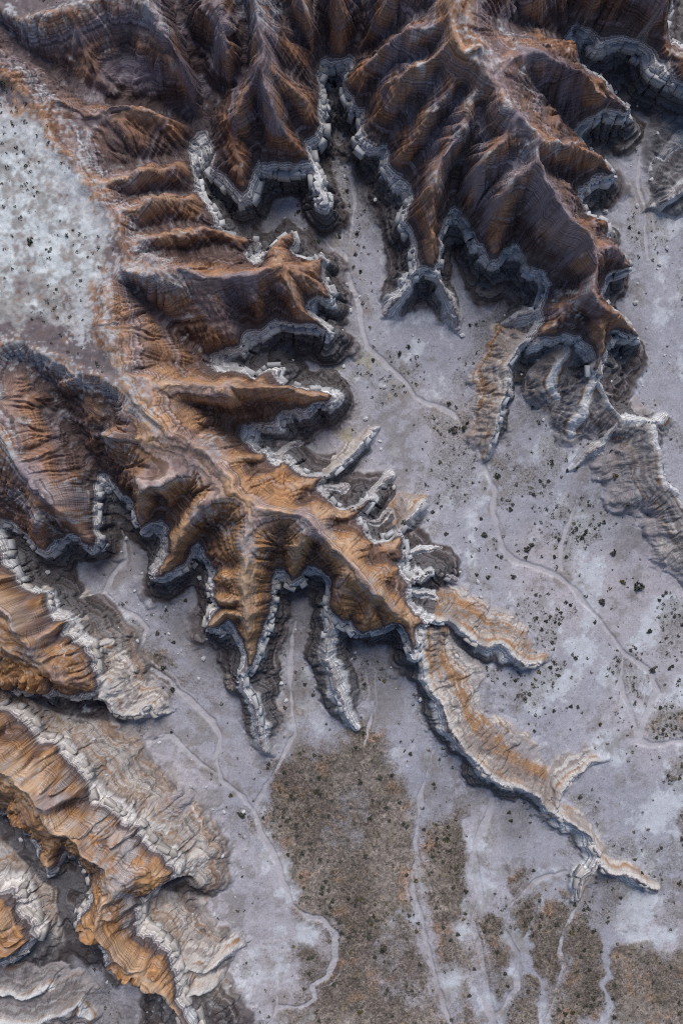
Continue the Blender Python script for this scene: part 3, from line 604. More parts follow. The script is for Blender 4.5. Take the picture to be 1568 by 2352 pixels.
keys = [(-20,(.20,.18,.19)),(-10.5,(.17,.15,.155)),(-9.6,(.075,.058,.058)),(-8.8,(.16,.145,.15)),(-8.0,(.07,.054,.053)),(-7.2,(.14,.125,.13)),(-6.5,(.06,.047,.047)),(-5.8,(.14,.13,.135)),(-5.1,(.065,.052,.053)),(-4.4,(.16,.155,.165)),(-3.8,(.075,.065,.068)),(-3.2,(.19,.19,.20)),(-2.8,(.12,.11,.115)),(-2.4,(.42,.425,.445)),(-1.9,(.66,.67,.69)),(-1.7,(.34,.33,.345)),(-1.4,(.72,.73,.745)),(-0.95,(.70,.70,.71)),(-0.75,(.26,.24,.245)),(-0.5,(.75,.755,.765)),(0.05,(.68,.67,.68)),(0.25,(.14,.115,.12)),(0.5,(.40,.38,.39)),(0.65,(.11,.088,.09)),(1.2,(.17,.14,.145)),(1.4,(.10,.078,.08)),(1.9,(.14,.105,.105)),(2.3,(.20,.13,.11)),(30,(.2,.13,.11))]
kz = [k[0] for k in keys]
for c in range(3): lut[:, c] = np.interp(zz, kz, [k[1][c] for k in keys])
lut *= (1+0.16*np.interp(zz, np.arange(-20, 30, 0.22), rng.normal(size=len(np.arange(-20, 30, 0.22)))))[:, None]
lut = np.clip(lut, 0.03, 0.75)
base = lut[np.clip(((rel+20)/0.05).astype(int), 0, zz.size-1)]
# beds above the rim
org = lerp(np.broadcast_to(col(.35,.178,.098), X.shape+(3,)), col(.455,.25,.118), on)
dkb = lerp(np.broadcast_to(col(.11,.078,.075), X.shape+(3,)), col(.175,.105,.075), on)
mau = lerp(np.broadcast_to(col(.235,.20,.225), X.shape+(3,)), col(.33,.265,.26), on)
tan = lerp(np.broadcast_to(col(.38,.24,.165), X.shape+(3,)), col(.56,.39,.26), on)
n1 = fbm(X, Y, 6, 4, 63); n2 = fbm(X, Y, 14, 3, 64)
ru = rel + 1.1*n1
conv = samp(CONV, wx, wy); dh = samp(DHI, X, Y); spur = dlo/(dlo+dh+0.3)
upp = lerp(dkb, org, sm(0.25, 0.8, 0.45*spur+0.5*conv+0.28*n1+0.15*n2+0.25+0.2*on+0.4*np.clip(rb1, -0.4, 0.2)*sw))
band = np.exp(-((ru-8.2)/1.2)**2)*sm(-0.45, 0.35, n2) + np.exp(-((ru-13.2)/1.6)**2)*sm(-0.5, 0.2, n2) + 0.7*np.exp(-((ru-17.5)/1.2)**2)
upp = lerp(upp, mau, np.clip(band*(0.75-0.55*on), 0, 0.8))
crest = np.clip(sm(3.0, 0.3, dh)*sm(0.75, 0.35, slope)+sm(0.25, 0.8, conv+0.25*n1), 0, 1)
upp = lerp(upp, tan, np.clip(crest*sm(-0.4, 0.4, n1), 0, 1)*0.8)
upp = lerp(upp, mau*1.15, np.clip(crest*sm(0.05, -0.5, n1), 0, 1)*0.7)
n3 = fbm(X, Y, 2.2, 4, 65)
wh = sm(0.35, 0.75, n3+0.35*n2+0.25*crest-0.15+0.3*fbm(X, Y, 0.6, 2, 84))*sm(7, 11, rel)*(1-0.6*on)
upp = lerp(upp, col(.52,.50,.49), wh*0.75)
bn = vn((rel+0.8*n1+0.4*n3)/0.8, rel*0+11.3, 12)*0.55+vn((rel+0.5*n1+0.2*n3)/0.33, rel*0+5.3, 13)*0.45
upp = lerp(upp, mau*1.25, sm(0.22, 0.5, bn)*0.55)
upp = lerp(upp, upp*col(.55,.50,.52), sm(0.15, 0.45, -bn)*0.6)
lil = sm(0.7, -0.9, samp(DL, X, Y)+0.4+1.8*n3+1.2*n1)
upp = lerp(upp, lerp(np.broadcast_to(col(.25,.215,.245), X.shape+(3,)), col(.36,.30,.31), on), lil*(0.7-0.3*on))
grv = sm(1.2, -1.3, samp(DG, X, Y)*0.8+1.1+3.0*fbm(X, Y, 0.6, 2, 67, 0.7)+1.2*n3+1.0*n1)
upp = lerp(upp, upp*col(.62,.58,.60), sm(0.1, 0.55, fbm(X, Y, 4.5, 4, 87, 0.6)))
upp *= (1+0.26*fbm(X, Y, 0.8, 3, 66)+0.10*np.sin(lev*5.0))[..., None]
upp = lerp(upp, col(.46,.46,.475), grv*(0.8-0.2*on))
cblend = sm(0.9, 1.8, rel+0.4*n3)*np.where(cue, 0, 1)
bedm = 1-cblend
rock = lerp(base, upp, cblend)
# plateau top: pale dust and gravel
pl = sm(0.15, 0.95, flat+0.6*n3+0.5*n1+0.35*fbm(X, Y, 0.8, 2, 69))*sm(1.0, 0.4, slope)
def blobs(lst, z):
    o_ = np.zeros_like(X)
    for u, v, r in lst:
        x, y = P(u, v, z); o_ = np.maximum(o_, np.exp(-((X-x)**2+(Y-y)**2)/(r*.085)**2))
    return o_
pcol = lerp(np.broadcast_to(col(.34,.325,.315), X.shape+(3,)), col(.60,.63,.64), sm(-0.35, 0.5, n3+0.7*n2+0.5*fbm(X, Y, 0.7, 2, 83)+0.1))
pcol = lerp(pcol, col(.37,.23,.155), sm(0.25, 0.6, blobs([(140,300,50),(225,440,42),(285,520,38),(222,680,40),(235,770,45),(90,235,45),(20,215,45),(255,610,30),(270,850,30)], 28)+0.4*n3))
pcol = lerp(pcol, col(.165,.135,.14), sm(0.3, 0.6, blobs([(262,575,42),(160,810,75),(210,845,55),(70,775,60),(0,790,60),(0,20,200),(200,0,80)], 28)+0.4*n3))
bench = sm(-52, -44, X)*sm(30, 20, Y)
pcol = lerp(pcol, lerp(np.broadcast_to(col(.25,.205,.21), X.shape+(3,)), col(.40,.34,.32), sm(-0.1, 0.5, n3+0.4*n2)), bench*sm(-60, -40, Y))
pcol = lerp(pcol, col(.52,.53,.55), grv*0.8)
pcol *= (1+0.25*fbm(X, Y, 0.7, 3, 68))[..., None]
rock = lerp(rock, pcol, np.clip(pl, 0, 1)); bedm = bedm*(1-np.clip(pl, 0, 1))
# tilted slabs: dip side shows ochre and cream stripes
coc = samp(COC, wx, wy); dipc = cue & (cside > 0) & (coc > 0.1)
s_ = cdm + 0.7*n1 + 0.5*n3 + 0.25*fbm(X, Y, 0.8, 2, 35)
st1 = vn(s_/0.55, s_*0+1.5, 5)*0.6+vn(s_/0.22, s_*0+4.5, 6)*0.4
och = np.clip((np.exp(-((cdm-4.5-2.5*n2)/3.0)**2)*1.25+0.7*n1)*coc*(0.85+0.9*fbm(X, Y, 2.4, 4, 34, 0.65)), 0, 1.2)
dcol = lerp(np.broadcast_to(col(.53,.50,.475), X.shape+(3,)), col(.33,.195,.11), sm(-0.25, 0.45, st1+0.9*och-0.45)*sm(0.5, 1.3, cdm))
dcol = lerp(dcol, col(.20,.15,.135), sm(0.15, 0.5, -st1)*0.65*sm(0.8, 1.6, cdm))
grey = np.maximum(sm(35, 45, X)*sm(-10, 5, Y), sm(-50, -58, X)*sm(-92, -98, Y)*0.85)
dcol = lerp(dcol, dcol*col(.48,.50,.56), grey*sm(0.6, 1.6, cdm))
dcol = lerp(dcol, col(.60,.60,.61), grey*sm(1.2, 0.5, cdm))
dcol = lerp(dcol, col(.33,.30,.31), sm(0.45, 0.9, ct+0.4*n3+0.3*n1))
rock = np.where(dipc[..., None], dcol, rock); bedm = np.where(dipc, 0, bedm)
# southern slabs are cream
gsy, gsx = np.gradient(samp(blur(SDF, 12), X, Y), DX); face = -(gsx*0.9+gsy*0.45)          # > 0 on the down-dip side of the ridge
cream = sm(-15, -30, X)*sm(-15, -35, Y)*np.where(cue, 0.8, sm(-0.1, 0.45, face))*sm(-92, -84, Y+X*0.35+30)
crs = vn((rel+0.5*n1)/0.33, rel*0+2.2, 9)*0.6+vn((rel+0.5*n1)/0.14, rel*0+7.7, 10)*0.4
crm = lerp(np.broadcast_to(col(.63,.585,.545), X.shape+(3,)), col(.37,.24,.155), sm(-0.1, 0.5, crs))
crm = lerp(crm, col(.27,.225,.215), sm(0.1, 0.5, -crs)*0.7)
crm = lerp(rock*col(1.08, 1.0, .93), crm*(1+0.25*n3)[..., None], sm(-2.2, -3.6, rel)*0.8)
rock = np.where(((rel < 0.2) & ~dipc)[..., None], lerp(rock, crm, cream), rock); bedm = np.where((rel < 0.2) & ~dipc, bedm*(1-0.75*cream), bedm)
# talus
tal = sm(0.55, 1.0, t+0.25*n1)*(~cue)*(d < -2)*sm(-38, -26, -np.abs(X+60)+(X > -20)*-30)
tal = tal*sm(-25, -45, X)*sm(-10, -25, Y)
rock = lerp(rock, col(.30,.265,.26), tal*0.7); bedm = bedm*(1-tal*0.7)
g10 = np.where(cue & (clv < -1.2), 0.55, 0)*sm(0.5, 2, cdm)
rock = lerp(rock, lerp(np.broadcast_to(col(.24,.24,.26), X.shape+(3,)), col(.40,.40,.425), sm(-0.3, 0.4, n3+0.5*np.sin(rel*4+2*n1))), g10); bedm = bedm*(1-g10)
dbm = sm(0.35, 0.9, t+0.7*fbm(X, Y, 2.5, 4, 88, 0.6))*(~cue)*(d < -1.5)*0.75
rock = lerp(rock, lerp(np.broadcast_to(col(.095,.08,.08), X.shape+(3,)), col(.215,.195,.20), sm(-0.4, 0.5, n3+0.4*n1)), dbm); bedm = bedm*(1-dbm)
cov = sm(0.1, 0.45, fbm(X, Y, 7, 3, 47)+0.3*n3)*sm(-3.2, -2.2, rel)*sm(0.6, 0.1, rel)*0.65*(1-cream)
rock = lerp(rock, col(.23,.195,.185), cov); bedm = bedm*(1-cov)
# floor
f1 = fbm(X*1.0, Y*0.6, 9, 5, 70); f2 = fbm(X, Y, 1.6, 4, 71); f3 = fbm(X, Y, 30, 3, 72)
flc = lerp(np.broadcast_to(col(.355,.352,.40), X.shape+(3,)), col(.425,.395,.425), sm(-0.2, 0.4, f3))
pal = samp(PAL, X+2.5*fbm(X, Y, 5, 3, 73), Y+2.5*fbm(X, Y, 5, 3, 74))
f4 = fbm(X+0.8*f2, Y+0.8*f2, 3.4, 6, 78, 0.72)
pm = sm(0.1, 0.55, pal+0.9*f4+0.3*f1-0.1)+0.75*sm(0.22, 0.5, f1+0.75*f4)
flc = lerp(flc, col(.55,.57,.61), np.clip(pm, 0, 1)*0.85)
flc = lerp(flc, col(.215,.195,.185), sm(0.18, 0.5, -0.7*f1+0.9*f4)*0.6)
cl_n = sm(-0.2, 0.5, fbm(X, Y, 11, 3, 90)+0.4*fbm(X, Y, 3, 2, 91))
mound = sm(0.55, 0.95, cl_n+0.5*fbm(X, Y, 1.6, 4, 92, 0.65))
flc = lerp(flc, col(.215,.205,.195), mound*0.5)
nearw = sm(4.5, 0.6, dw)*sm(0.05, 0.45, fbm(X, Y, 4, 3, 79)+0.4*f2)
flc = lerp(flc, col(.23,.20,.175), nearw*0.6)
yel = np.zeros_like(X)
for u, v, r in [(830,830,45),(790,1000,35),(780,860,30),(900,900,25),(800,1010,25)]:
    x, y = P(u, v); yel = np.maximum(yel, np.exp(-((X-x)**2+(Y-y)**2)/(r*.08)**2))
flc = lerp(flc, col(.36,.32,.20), yel*sm(-0.2, 0.4, f2)*0.7)
sc_c = lerp(np.broadcast_to(col(.165,.138,.125), X.shape+(3,)), col(.275,.24,.225), sm(-0.4, 0.5, f1+0.4*f2))
sc_c = lerp(sc_c, col(.36,.22,.14), sm(0.25, 0.6, fbm(X, Y, 4, 4, 75))*0.55)
sc_c = lerp(sc_c, col(.13,.115,.095), sm(0.1, 0.45, fbm(X, Y, 3.5, 4, 81, 0.65))*0.6)
sc_c = lerp(sc_c, col(.19,.155,.09), sm(0.35, 0.6, fbm(X, Y, 2.2, 3, 82))*0.35)
sc_c = sc_c*(1+0.55*fbm(X, Y, 0.6, 2, 76))[..., None]
riv = sm(0.05, 0.0, np.abs(fbm(X+1.5*f4, Y*0.8, 9, 4, 85, 0.55)))*0.7+sm(0.04, 0.0, np.abs(fbm(X*0.8, Y+1.5*f4, 5, 3, 86, 0.55)))*0.4
flc = lerp(flc, col(.47,.465,.49), np.clip(riv, 0, 1)*0.6*sm(-0.3, 0.3, f1+f3))
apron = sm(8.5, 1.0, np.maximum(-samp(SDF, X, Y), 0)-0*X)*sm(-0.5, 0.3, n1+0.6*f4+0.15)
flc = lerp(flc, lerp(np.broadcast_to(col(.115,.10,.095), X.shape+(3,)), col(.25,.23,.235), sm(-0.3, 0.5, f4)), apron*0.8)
shade_soil = blobs([(680,1450,60),(680,1590,55),(820,1530,55),(870,1610,50),(620,1650,40),(480,1500,55),(420,1440,40),(250,1300,50),(300,1490,60),(100,1640,70),(250,1670,60),(370,1670,40),(600,480,40),(770,250,45),(1150,680,60),(1040,570,45),(1250,850,55),(1280,960,50),(1400,180,60),(1480,250,60),(1510,330,60),(1540,410,60),(40,2030,80),(140,2130,60),(200,2280,80),(320,2340,80),(540,600,30),(560,990,40),(520,830,40),(1360,1130,50),(1460,1230,60),(1050,1820,50),(1180,1890,50),(1390,2050,60)], 1)  # dark scrub soil of side canyons and alcoves, their shade painted in with it
flc = lerp(flc, lerp(np.broadcast_to(col(.145,.13,.13), X.shape+(3,)), col(.25,.235,.25), sm(-0.35, 0.45, f4+0.3*f2)), np.clip(shade_soil*1.25, 0, 1)*sm(-0.55, 0.1, f4+0.5*f1+0.2)*0.75)
sc_c = sc_c*col(.84,.80,.72)
flc = lerp(flc, sc_c, scr*0.95)
flc = lerp(flc, col(.43,.41,.435), wash*0.95)
flc *= (1+0.16*fbm(X, Y, 0.8, 3, 77, 0.7)+0.10*fbm(X*0.45, Y, 1.4, 3, 89))[..., None]
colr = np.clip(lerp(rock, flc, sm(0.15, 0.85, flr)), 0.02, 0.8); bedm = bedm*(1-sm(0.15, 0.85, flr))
print('coloured', round(time.time()-T0, 1))

# ------------------------------------------------------------------ materials
def mat_ground(name, rough=0.95, bump=0.35, fine=9.0, speck=False):
    m = bpy.data.materials.new(name); m.use_nodes = True; n = m.node_tree; L = n.links
    b = n.nodes['Principled BSDF']; b.inputs['Roughness'].default_value = rough
    b.inputs['Specular IOR Level'].default_value = 0.15
    at = n.nodes.new('ShaderNodeAttribute'); at.attribute_name = 'bed_colour'
    tc = n.nodes.new('ShaderNodeTexCoord')
    nz = n.nodes.new('ShaderNodeTexNoise'); nz.inputs['Scale'].default_value = fine; nz.inputs['Detail'].default_value = 5; nz.inputs['Roughness'].default_value = 0.7
    L.new(tc.outputs['Object'], nz.inputs['Vector'])
    mr = n.nodes.new('ShaderNodeMapRange'); mr.inputs[1].default_value = 0.25; mr.inputs[2].default_value = 0.75; mr.inputs[3].default_value = 0.62; mr.inputs[4].default_value = 1.36
    L.new(nz.outputs['Fac'], mr.inputs[0])
    mx = n.nodes.new('ShaderNodeMix'); mx.data_type = 'RGBA'; mx.blend_type = 'MULTIPLY'; mx.inputs[0].default_value = 1
    al = n.nodes.new('ShaderNodeAttribute'); al.attribute_name = 'bed_level'; am = n.nodes.new('ShaderNodeAttribute'); am.attribute_name = 'bed_mask'
    nw = n.nodes.new('ShaderNodeTexNoise'); nw.inputs['Scale'].default_value = 0.9; nw.inputs['Detail'].default_value = 4; L.new(tc.outputs['Object'], nw.inputs['Vector'])
    wm = n.nodes.new('ShaderNodeMapRange'); wm.inputs[3].default_value = -0.22; wm.inputs[4].default_value = 0.22; L.new(nw.outputs['Fac'], wm.inputs[0])
    sd = n.nodes.new('ShaderNodeMath'); sd.operation = 'ADD'; L.new(al.outputs['Fac'], sd.inputs[0]); L.new(wm.outputs[0], sd.inputs[1])
    rm = n.nodes.new('ShaderNodeMapRange'); rm.inputs[1].default_value = -11.0; rm.inputs[2].default_value = 3.0; L.new(sd.outputs[0], rm.inputs[0])
    cr = n.nodes.new('ShaderNodeValToRGB'); el = cr.color_ramp.elements
    ks = [k for k in keys if -11 <= k[0] <= 3][:31]
    while len(el) > 1: el.remove(el[-1])
    el[0].position = (ks[0][0]+11)/14; el[0].color = (*ks[0][1], 1)
    for k in ks[1:]:
        e = el.new((k[0]+11)/14); e.color = (*k[1], 1)
    L.new(rm.outputs[0], cr.inputs[0])
    # thin partings between the beds
    tl = n.nodes.new('ShaderNodeTexNoise'); tl.noise_dimensions = '1D'; tl.inputs['Scale'].default_value = 2.6; tl.inputs['Detail'].default_value = 3; tl.inputs['Roughness'].default_value = 0.7; L.new(sd.outputs[0], tl.inputs['W'])
    tr = n.nodes.new('ShaderNodeMapRange'); tr.inputs[1].default_value = 0.3; tr.inputs[2].default_value = 0.7; tr.inputs[3].default_value = 0.55; tr.inputs[4].default_value = 1.35; L.new(tl.outputs['Fac'], tr.inputs[0])
    tm = n.nodes.new('ShaderNodeMix'); tm.data_type = 'RGBA'; tm.blend_type = 'MULTIPLY'; tm.inputs[0].default_value = 1; L.new(cr.outputs[0], tm.inputs[6]); L.new(tr.outputs[0], tm.inputs[7])
    bm_ = n.nodes.new('ShaderNodeMix'); bm_.data_type = 'RGBA'; L.new(am.outputs['Fac'], bm_.inputs[0]); L.new(at.outputs['Color'], bm_.inputs[6]); L.new(tm.outputs[2], bm_.inputs[7])
    ra, rd_, rk = [n.nodes.new('ShaderNodeAttribute') for _ in range(3)]
    ra.attribute_name, rd_.attribute_name, rk.attribute_name = 'rill_along', 'rill_down', 'rill_mask'
    cv = n.nodes.new('ShaderNodeCombineXYZ'); m1 = n.nodes.new('ShaderNodeMath'); m1.operation = 'MULTIPLY'; m1.inputs[1].default_value = 0.16; L.new(rd_.outputs['Fac'], m1.inputs[0])
    L.new(ra.outputs['Fac'], cv.inputs[0]); L.new(m1.outputs[0], cv.inputs[1])
    rn = n.nodes.new('ShaderNodeTexNoise'); rn.inputs['Scale'].default_value = 1.9; rn.inputs['Detail'].default_value = 3; rn.inputs['Roughness'].default_value = 0.6; rn.inputs['Distortion'].default_value = 0.7; L.new(cv.outputs[0], rn.inputs['Vector'])
    rr = n.nodes.new('ShaderNodeMapRange'); rr.inputs[1].default_value = 0.32; rr.inputs[2].default_value = 0.62; rr.inputs[3].default_value = 0.80; rr.inputs[4].default_value = 1.10; L.new(rn.outputs['Fac'], rr.inputs[0])
    rx = n.nodes.new('ShaderNodeMix'); rx.data_type = 'RGBA'; rx.blend_type = 'MULTIPLY'; L.new(rk.outputs['Fac'], rx.inputs[0]); L.new(bm_.outputs[2], rx.inputs[6]); L.new(rr.outputs[0], rx.inputs[7])
    t2 = n.nodes.new('ShaderNodeMapRange'); t2.inputs[1].default_value = 0.34; t2.inputs[2].default_value = 0.62; t2.inputs[3].default_value = 0.58; t2.inputs[4].default_value = 1.24; L.new(tl.outputs['Fac'], t2.inputs[0])
    tx = n.nodes.new('ShaderNodeMix'); tx.data_type = 'RGBA'; tx.blend_type = 'MULTIPLY'; L.new(rk.outputs['Fac'], tx.inputs[0]); L.new(rx.outputs[2], tx.inputs[6]); L.new(t2.outputs[0], tx.inputs[7])
    L.new(tx.outputs[2], mx.inputs[6]); L.new(mr.outputs[0], mx.inputs[7])
    rp = n.nodes.new('ShaderNodeMath'); rp.operation = 'MULTIPLY'; L.new(rn.outputs['Fac'], rp.inputs[0]); L.new(rk.outputs['Fac'], rp.inputs[1])
    rbp = n.nodes.new('ShaderNodeBump'); rbp.inputs['Strength'].default_value = 0.55; rbp.inputs['Distance'].default_value = 0.55; L.new(rp.outputs[0], rbp.inputs['Height']); L.new(mx.outputs[2], b.inputs['Base Color'])
    if speck:      # litter, stones and tufts too small to build
        sk = n.nodes.new('ShaderNodeAttribute'); sk.attribute_name = 'litter'
        v1 = n.nodes.new('ShaderNodeTexNoise'); v1.inputs['Scale'].default_value = 2.6; v1.inputs['Detail'].default_value = 3; v1.inputs['Roughness'].default_value = 0.8; L.new(tc.outputs['Object'], v1.inputs['Vector'])
        v2 = n.nodes.new('ShaderNodeMapRange'); v2.inputs[1].default_value = 0.36; v2.inputs[2].default_value = 0.64; v2.inputs[3].default_value = 0.35; v2.inputs[4].default_value = 1.6; L.new(v1.outputs['Fac'], v2.inputs[0])
        v3 = n.nodes.new('ShaderNodeMix'); v3.data_type = 'RGBA'; v3.blend_type = 'MULTIPLY'; L.new(sk.outputs['Fac'], v3.inputs[0]); L.new(mx.outputs[2], v3.inputs[6]); L.new(v2.outputs[0], v3.inputs[7]); L.new(v3.outputs[2], b.inputs['Base Color'])
    bp = n.nodes.new('ShaderNodeBump'); bp.inputs['Strength'].default_value = bump; bp.inputs['Distance'].default_value = 0.12
    n2_ = n.nodes.new('ShaderNodeTexNoise'); n2_.inputs['Scale'].default_value = 4.0; n2_.inputs['Detail'].default_value = 6; n2_.inputs['Roughness'].default_value = 0.75
    L.new(tc.outputs['Object'], n2_.inputs['Vector']); L.new(n2_.outputs['Fac'], bp.inputs['Height']); L.new(rbp.outputs[0], bp.inputs['Normal']); L.new(bp.outputs[0], b.inputs['Normal'])
    return m
M_SLOPE = mat_ground('eroded_slope', 0.95, 0.6); M_ROCK = mat_ground('white_rock', 0.9, 0.6, 6); M_TALUS = mat_ground('foot_slope', 0.95, 0.8, 7); M_FLOOR = mat_ground('valley_soil', 0.95, 0.5, 8, True)

def mat_plain(name, c1, c2, scale=3.0, rough=0.9, bump=0.3):
    m = bpy.data.materials.new(name); m.use_nodes = True; n = m.node_tree; L = n.links
    b = n.nodes['Principled BSDF']; b.inputs['Roughness'].default_value = rough; b.inputs['Specular IOR Level'].default_value = 0.15
    oi = n.nodes.new('ShaderNodeObjectInfo'); tc = n.nodes.new('ShaderNodeTexCoord')
    ad = n.nodes.new('ShaderNodeVectorMath'); ad.operation = 'ADD'; L.new(tc.outputs['Object'], ad.inputs[0]); L.new(oi.outputs['Location'], ad.inputs[1])
    nz = n.nodes.new('ShaderNodeTexNoise'); nz.inputs['Scale'].default_value = scale; nz.inputs['Detail'].default_value = 5
    L.new(ad.outputs[0], nz.inputs['Vector'])
    r = n.nodes.new('ShaderNodeValToRGB'); r.color_ramp.elements[0].position = 0.3; r.color_ramp.elements[1].position = 0.7
    r.color_ramp.elements[0].color = (*c1, 1); r.color_ramp.elements[1].color = (*c2, 1)
    L.new(nz.outputs['Fac'], r.inputs[0])
    hs = n.nodes.new('ShaderNodeHueSaturation'); mr = n.nodes.new('ShaderNodeMapRange'); mr.inputs[3].default_value = 0.75; mr.inputs[4].default_value = 1.2
    L.new(oi.outputs['Random'], mr.inputs[0]); L.new(mr.outputs[0], hs.inputs['Value']); L.new(r.outputs[0], hs.inputs['Color']); L.new(hs.outputs[0], b.inputs['Base Color'])
    bp = n.nodes.new('ShaderNodeBump'); bp.inputs['Strength'].default_value = bump; bp.inputs['Distance'].default_value = 0.08
    L.new(nz.outputs['Fac'], bp.inputs['Height']); L.new(bp.outputs[0], b.inputs['Normal'])
    return m
M_BLOCK = mat_plain('caprock', (.42,.42,.44), (.62,.62,.63), 2.0)
M_BLOCKC = mat_plain('cream_caprock', (.50,.46,.42), (.68,.64,.59), 2.0)
M_SH = [mat_plain('dark_shrub', (.04,.045,.034), (.095,.10,.08), 6), mat_plain('olive_shrub', (.07,.062,.02), (.14,.12,.04), 6), mat_plain('grey_shrub', (.055,.052,.045), (.12,.115,.10), 6)]

# ------------------------------------------------------------------ splitting the land into ridges, cliffs, slopes and floor
masses = ['P', 'E', 'C', 'W', 'A', 'B', 'N', 'S', 'T', 'K', 'f1', 'f2', 'f3', 'f4', 'f5', 'f6', 'f9', 'f10', 'f13', 'f17', 'f18']
alias = {'f3b': 'f3', 'f7': 'C', 'f8': 'C', 'f12': 'B', 'f19': 'A', 'f20': 'P', 'f21': 'T', 'f22': 'S'}
ML = np.full(CX.shape, -1, np.int16); MD = np.full(CX.shape, 1e9, np.float32)
def put(lines, k, off=0.0):
    D, _, _ = dist_lines(lines, 60.); D = D+off; m = (D < MD) & (D < 59); MD[m] = D[m]; ML[m] = k
for k in range(10): put([wl(l) for mm, l in HI if mm == masses[k]], k)
for name, ln, a_, b_ in CUE: put([wl(ln)], masses.index(alias.get(name, name)), 1.5)
ii = np.clip(np.round((X-cx[0])/CD).astype(int), 0, CX.shape[1]-1); jj = np.clip(np.round((Y-cy[0])/CD).astype(int), 0, CX.shape[0]-1)
lab = ML[jj, ii]
isfl = (flr > 0.5) & (d < 0)
part = np.where(isfl, np.where(wash > 0.5, 4, 3), np.where((d > 0.15) & ~cue, 0, np.where(((d > -3.0) & ~cue) | (cue & (rel > -4)), 1, 2)))

# outlying ground beyond the surveyed frame, one sheet with the rest
PADN = 34
step = DX*1.22**np.arange(1, PADN+1); ext = np.cumsum(step)
fx_ = np.concatenate([gx[0]-ext[::-1], gx, gx[-1]+ext]); fy_ = np.concatenate([gy[0]-ext[::-1], gy, gy[-1]+ext])
FX, FY = np.meshgrid(fx_, fy_); FX = FX.astype(np.float32); FY = FY.astype(np.float32)
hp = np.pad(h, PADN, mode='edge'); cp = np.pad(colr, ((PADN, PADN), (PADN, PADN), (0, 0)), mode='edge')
out = np.maximum(np.abs(FX)-gx[-1], np.abs(FY)-gy[-1])
far = sm(0, 45, out); hill = 9+11*fbm(FX, FY, 70, 4, 80)
hp = hp*(1-far)+np.maximum(hill, 0)*far
fcol = lerp(np.broadcast_to(col(.34,.31,.32), FX.shape+(3,)), col(.26,.15,.09), sm(8, 16, hill))
cp = lerp(cp, fcol, far)
partp = np.full(FX.shape, 9, np.int16); partp[PADN:-PADN, PADN:-PADN] = part
labp = np.full(FX.shape, -1, np.int16); labp[PADN:-PADN, PADN:-PADN] = lab
gyy, gxx = np.gradient(hp, fy_, fx_); NRM = np.stack([-gxx, -gyy, np.ones_like(gxx)], -1); NRM /= np.linalg.norm(NRM, axis=-1, keepdims=True)
WV, HV = FX.shape[1], FX.shape[0]
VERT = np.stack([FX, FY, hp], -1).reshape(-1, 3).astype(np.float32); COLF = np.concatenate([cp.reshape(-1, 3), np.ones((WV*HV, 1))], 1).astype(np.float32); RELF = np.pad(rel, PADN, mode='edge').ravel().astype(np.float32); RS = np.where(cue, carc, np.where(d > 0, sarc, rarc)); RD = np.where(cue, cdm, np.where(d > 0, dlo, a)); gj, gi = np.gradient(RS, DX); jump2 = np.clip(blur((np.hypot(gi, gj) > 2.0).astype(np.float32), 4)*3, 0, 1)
RM = (1-jump2)*sm(0.5, 2.0, np.clip(h-flo, 0, 60))*(1-0.8*np.clip(flat, 0, 1))*(1-blk*0.7)
LT = np.clip(0.22+0.75*scr+0.4*mound-0.5*wash, 0, 1)*(1-0.5*np.clip(pm, 0, 1)); LTF = np.pad(LT, PADN, mode='edge').ravel().astype(np.float32)
RSF, RDF, RMF = [np.pad(q_, PADN, mode='edge').ravel().astype(np.float32) for q_ in (RS, RD, RM)]; RMF = RMF*(1-far).ravel()**4; LTF = LTF*(1-far).ravel()**2; BEDF = (np.pad(bedm, PADN, mode='edge')*(1-far)).ravel().astype(np.float32); NRMF = NRM.reshape(-1, 3).astype(np.float32)
fp = partp[:-1, :-1].ravel(); fl_ = labp[:-1, :-1].ravel()
q0 = (np.arange(HV-1)[:, None]*WV+np.arange(WV-1)[None, :]).ravel()
def sheet(name, sel, mat, parent=None):
    q = q0[sel]
    if q.size == 0: return None
    quads = np.stack([q, q+1, q+WV+1, q+WV], 1).ravel()
    ids, inv = np.unique(quads, return_inverse=True)
    me = bpy.data.meshes.new(name); me.vertices.add(ids.size); me.vertices.foreach_set('co', VERT[ids].ravel())
    me.loops.add(quads.size); me.loops.foreach_set('vertex_index', inv.ravel().astype(np.int32))
    me.polygons.add(q.size); me.polygons.foreach_set('loop_start', (np.arange(q.size)*4).astype(np.int32))
    me.update(calc_edges=True)
    at = me.attributes.new('bed_colour', 'FLOAT_COLOR', 'POINT'); at.data.foreach_set('color', COLF[ids].ravel())
    for an, ar in (('bed_level', RELF), ('bed_mask', BEDF), ('rill_along', RSF), ('rill_down', RDF), ('rill_mask', RMF), ('litter', LTF)):
        at = me.attributes.new(an, 'FLOAT', 'POINT'); at.data.foreach_set('value', ar[ids])
    me.polygons.foreach_set('use_smooth', np.ones(q.size, bool))
    me.normals_split_custom_set_from_vertices(NRMF[ids])
    me.materials.append(mat)
    o = bpy.data.objects.new(name, me); C.objects.link(o); o.parent = parent
    return o
def tag(o, label, cat, group=None, kind=None):
    o['label'] = label; o['category'] = cat
    if group: o['group'] = group
    if kind: o['kind'] = kind
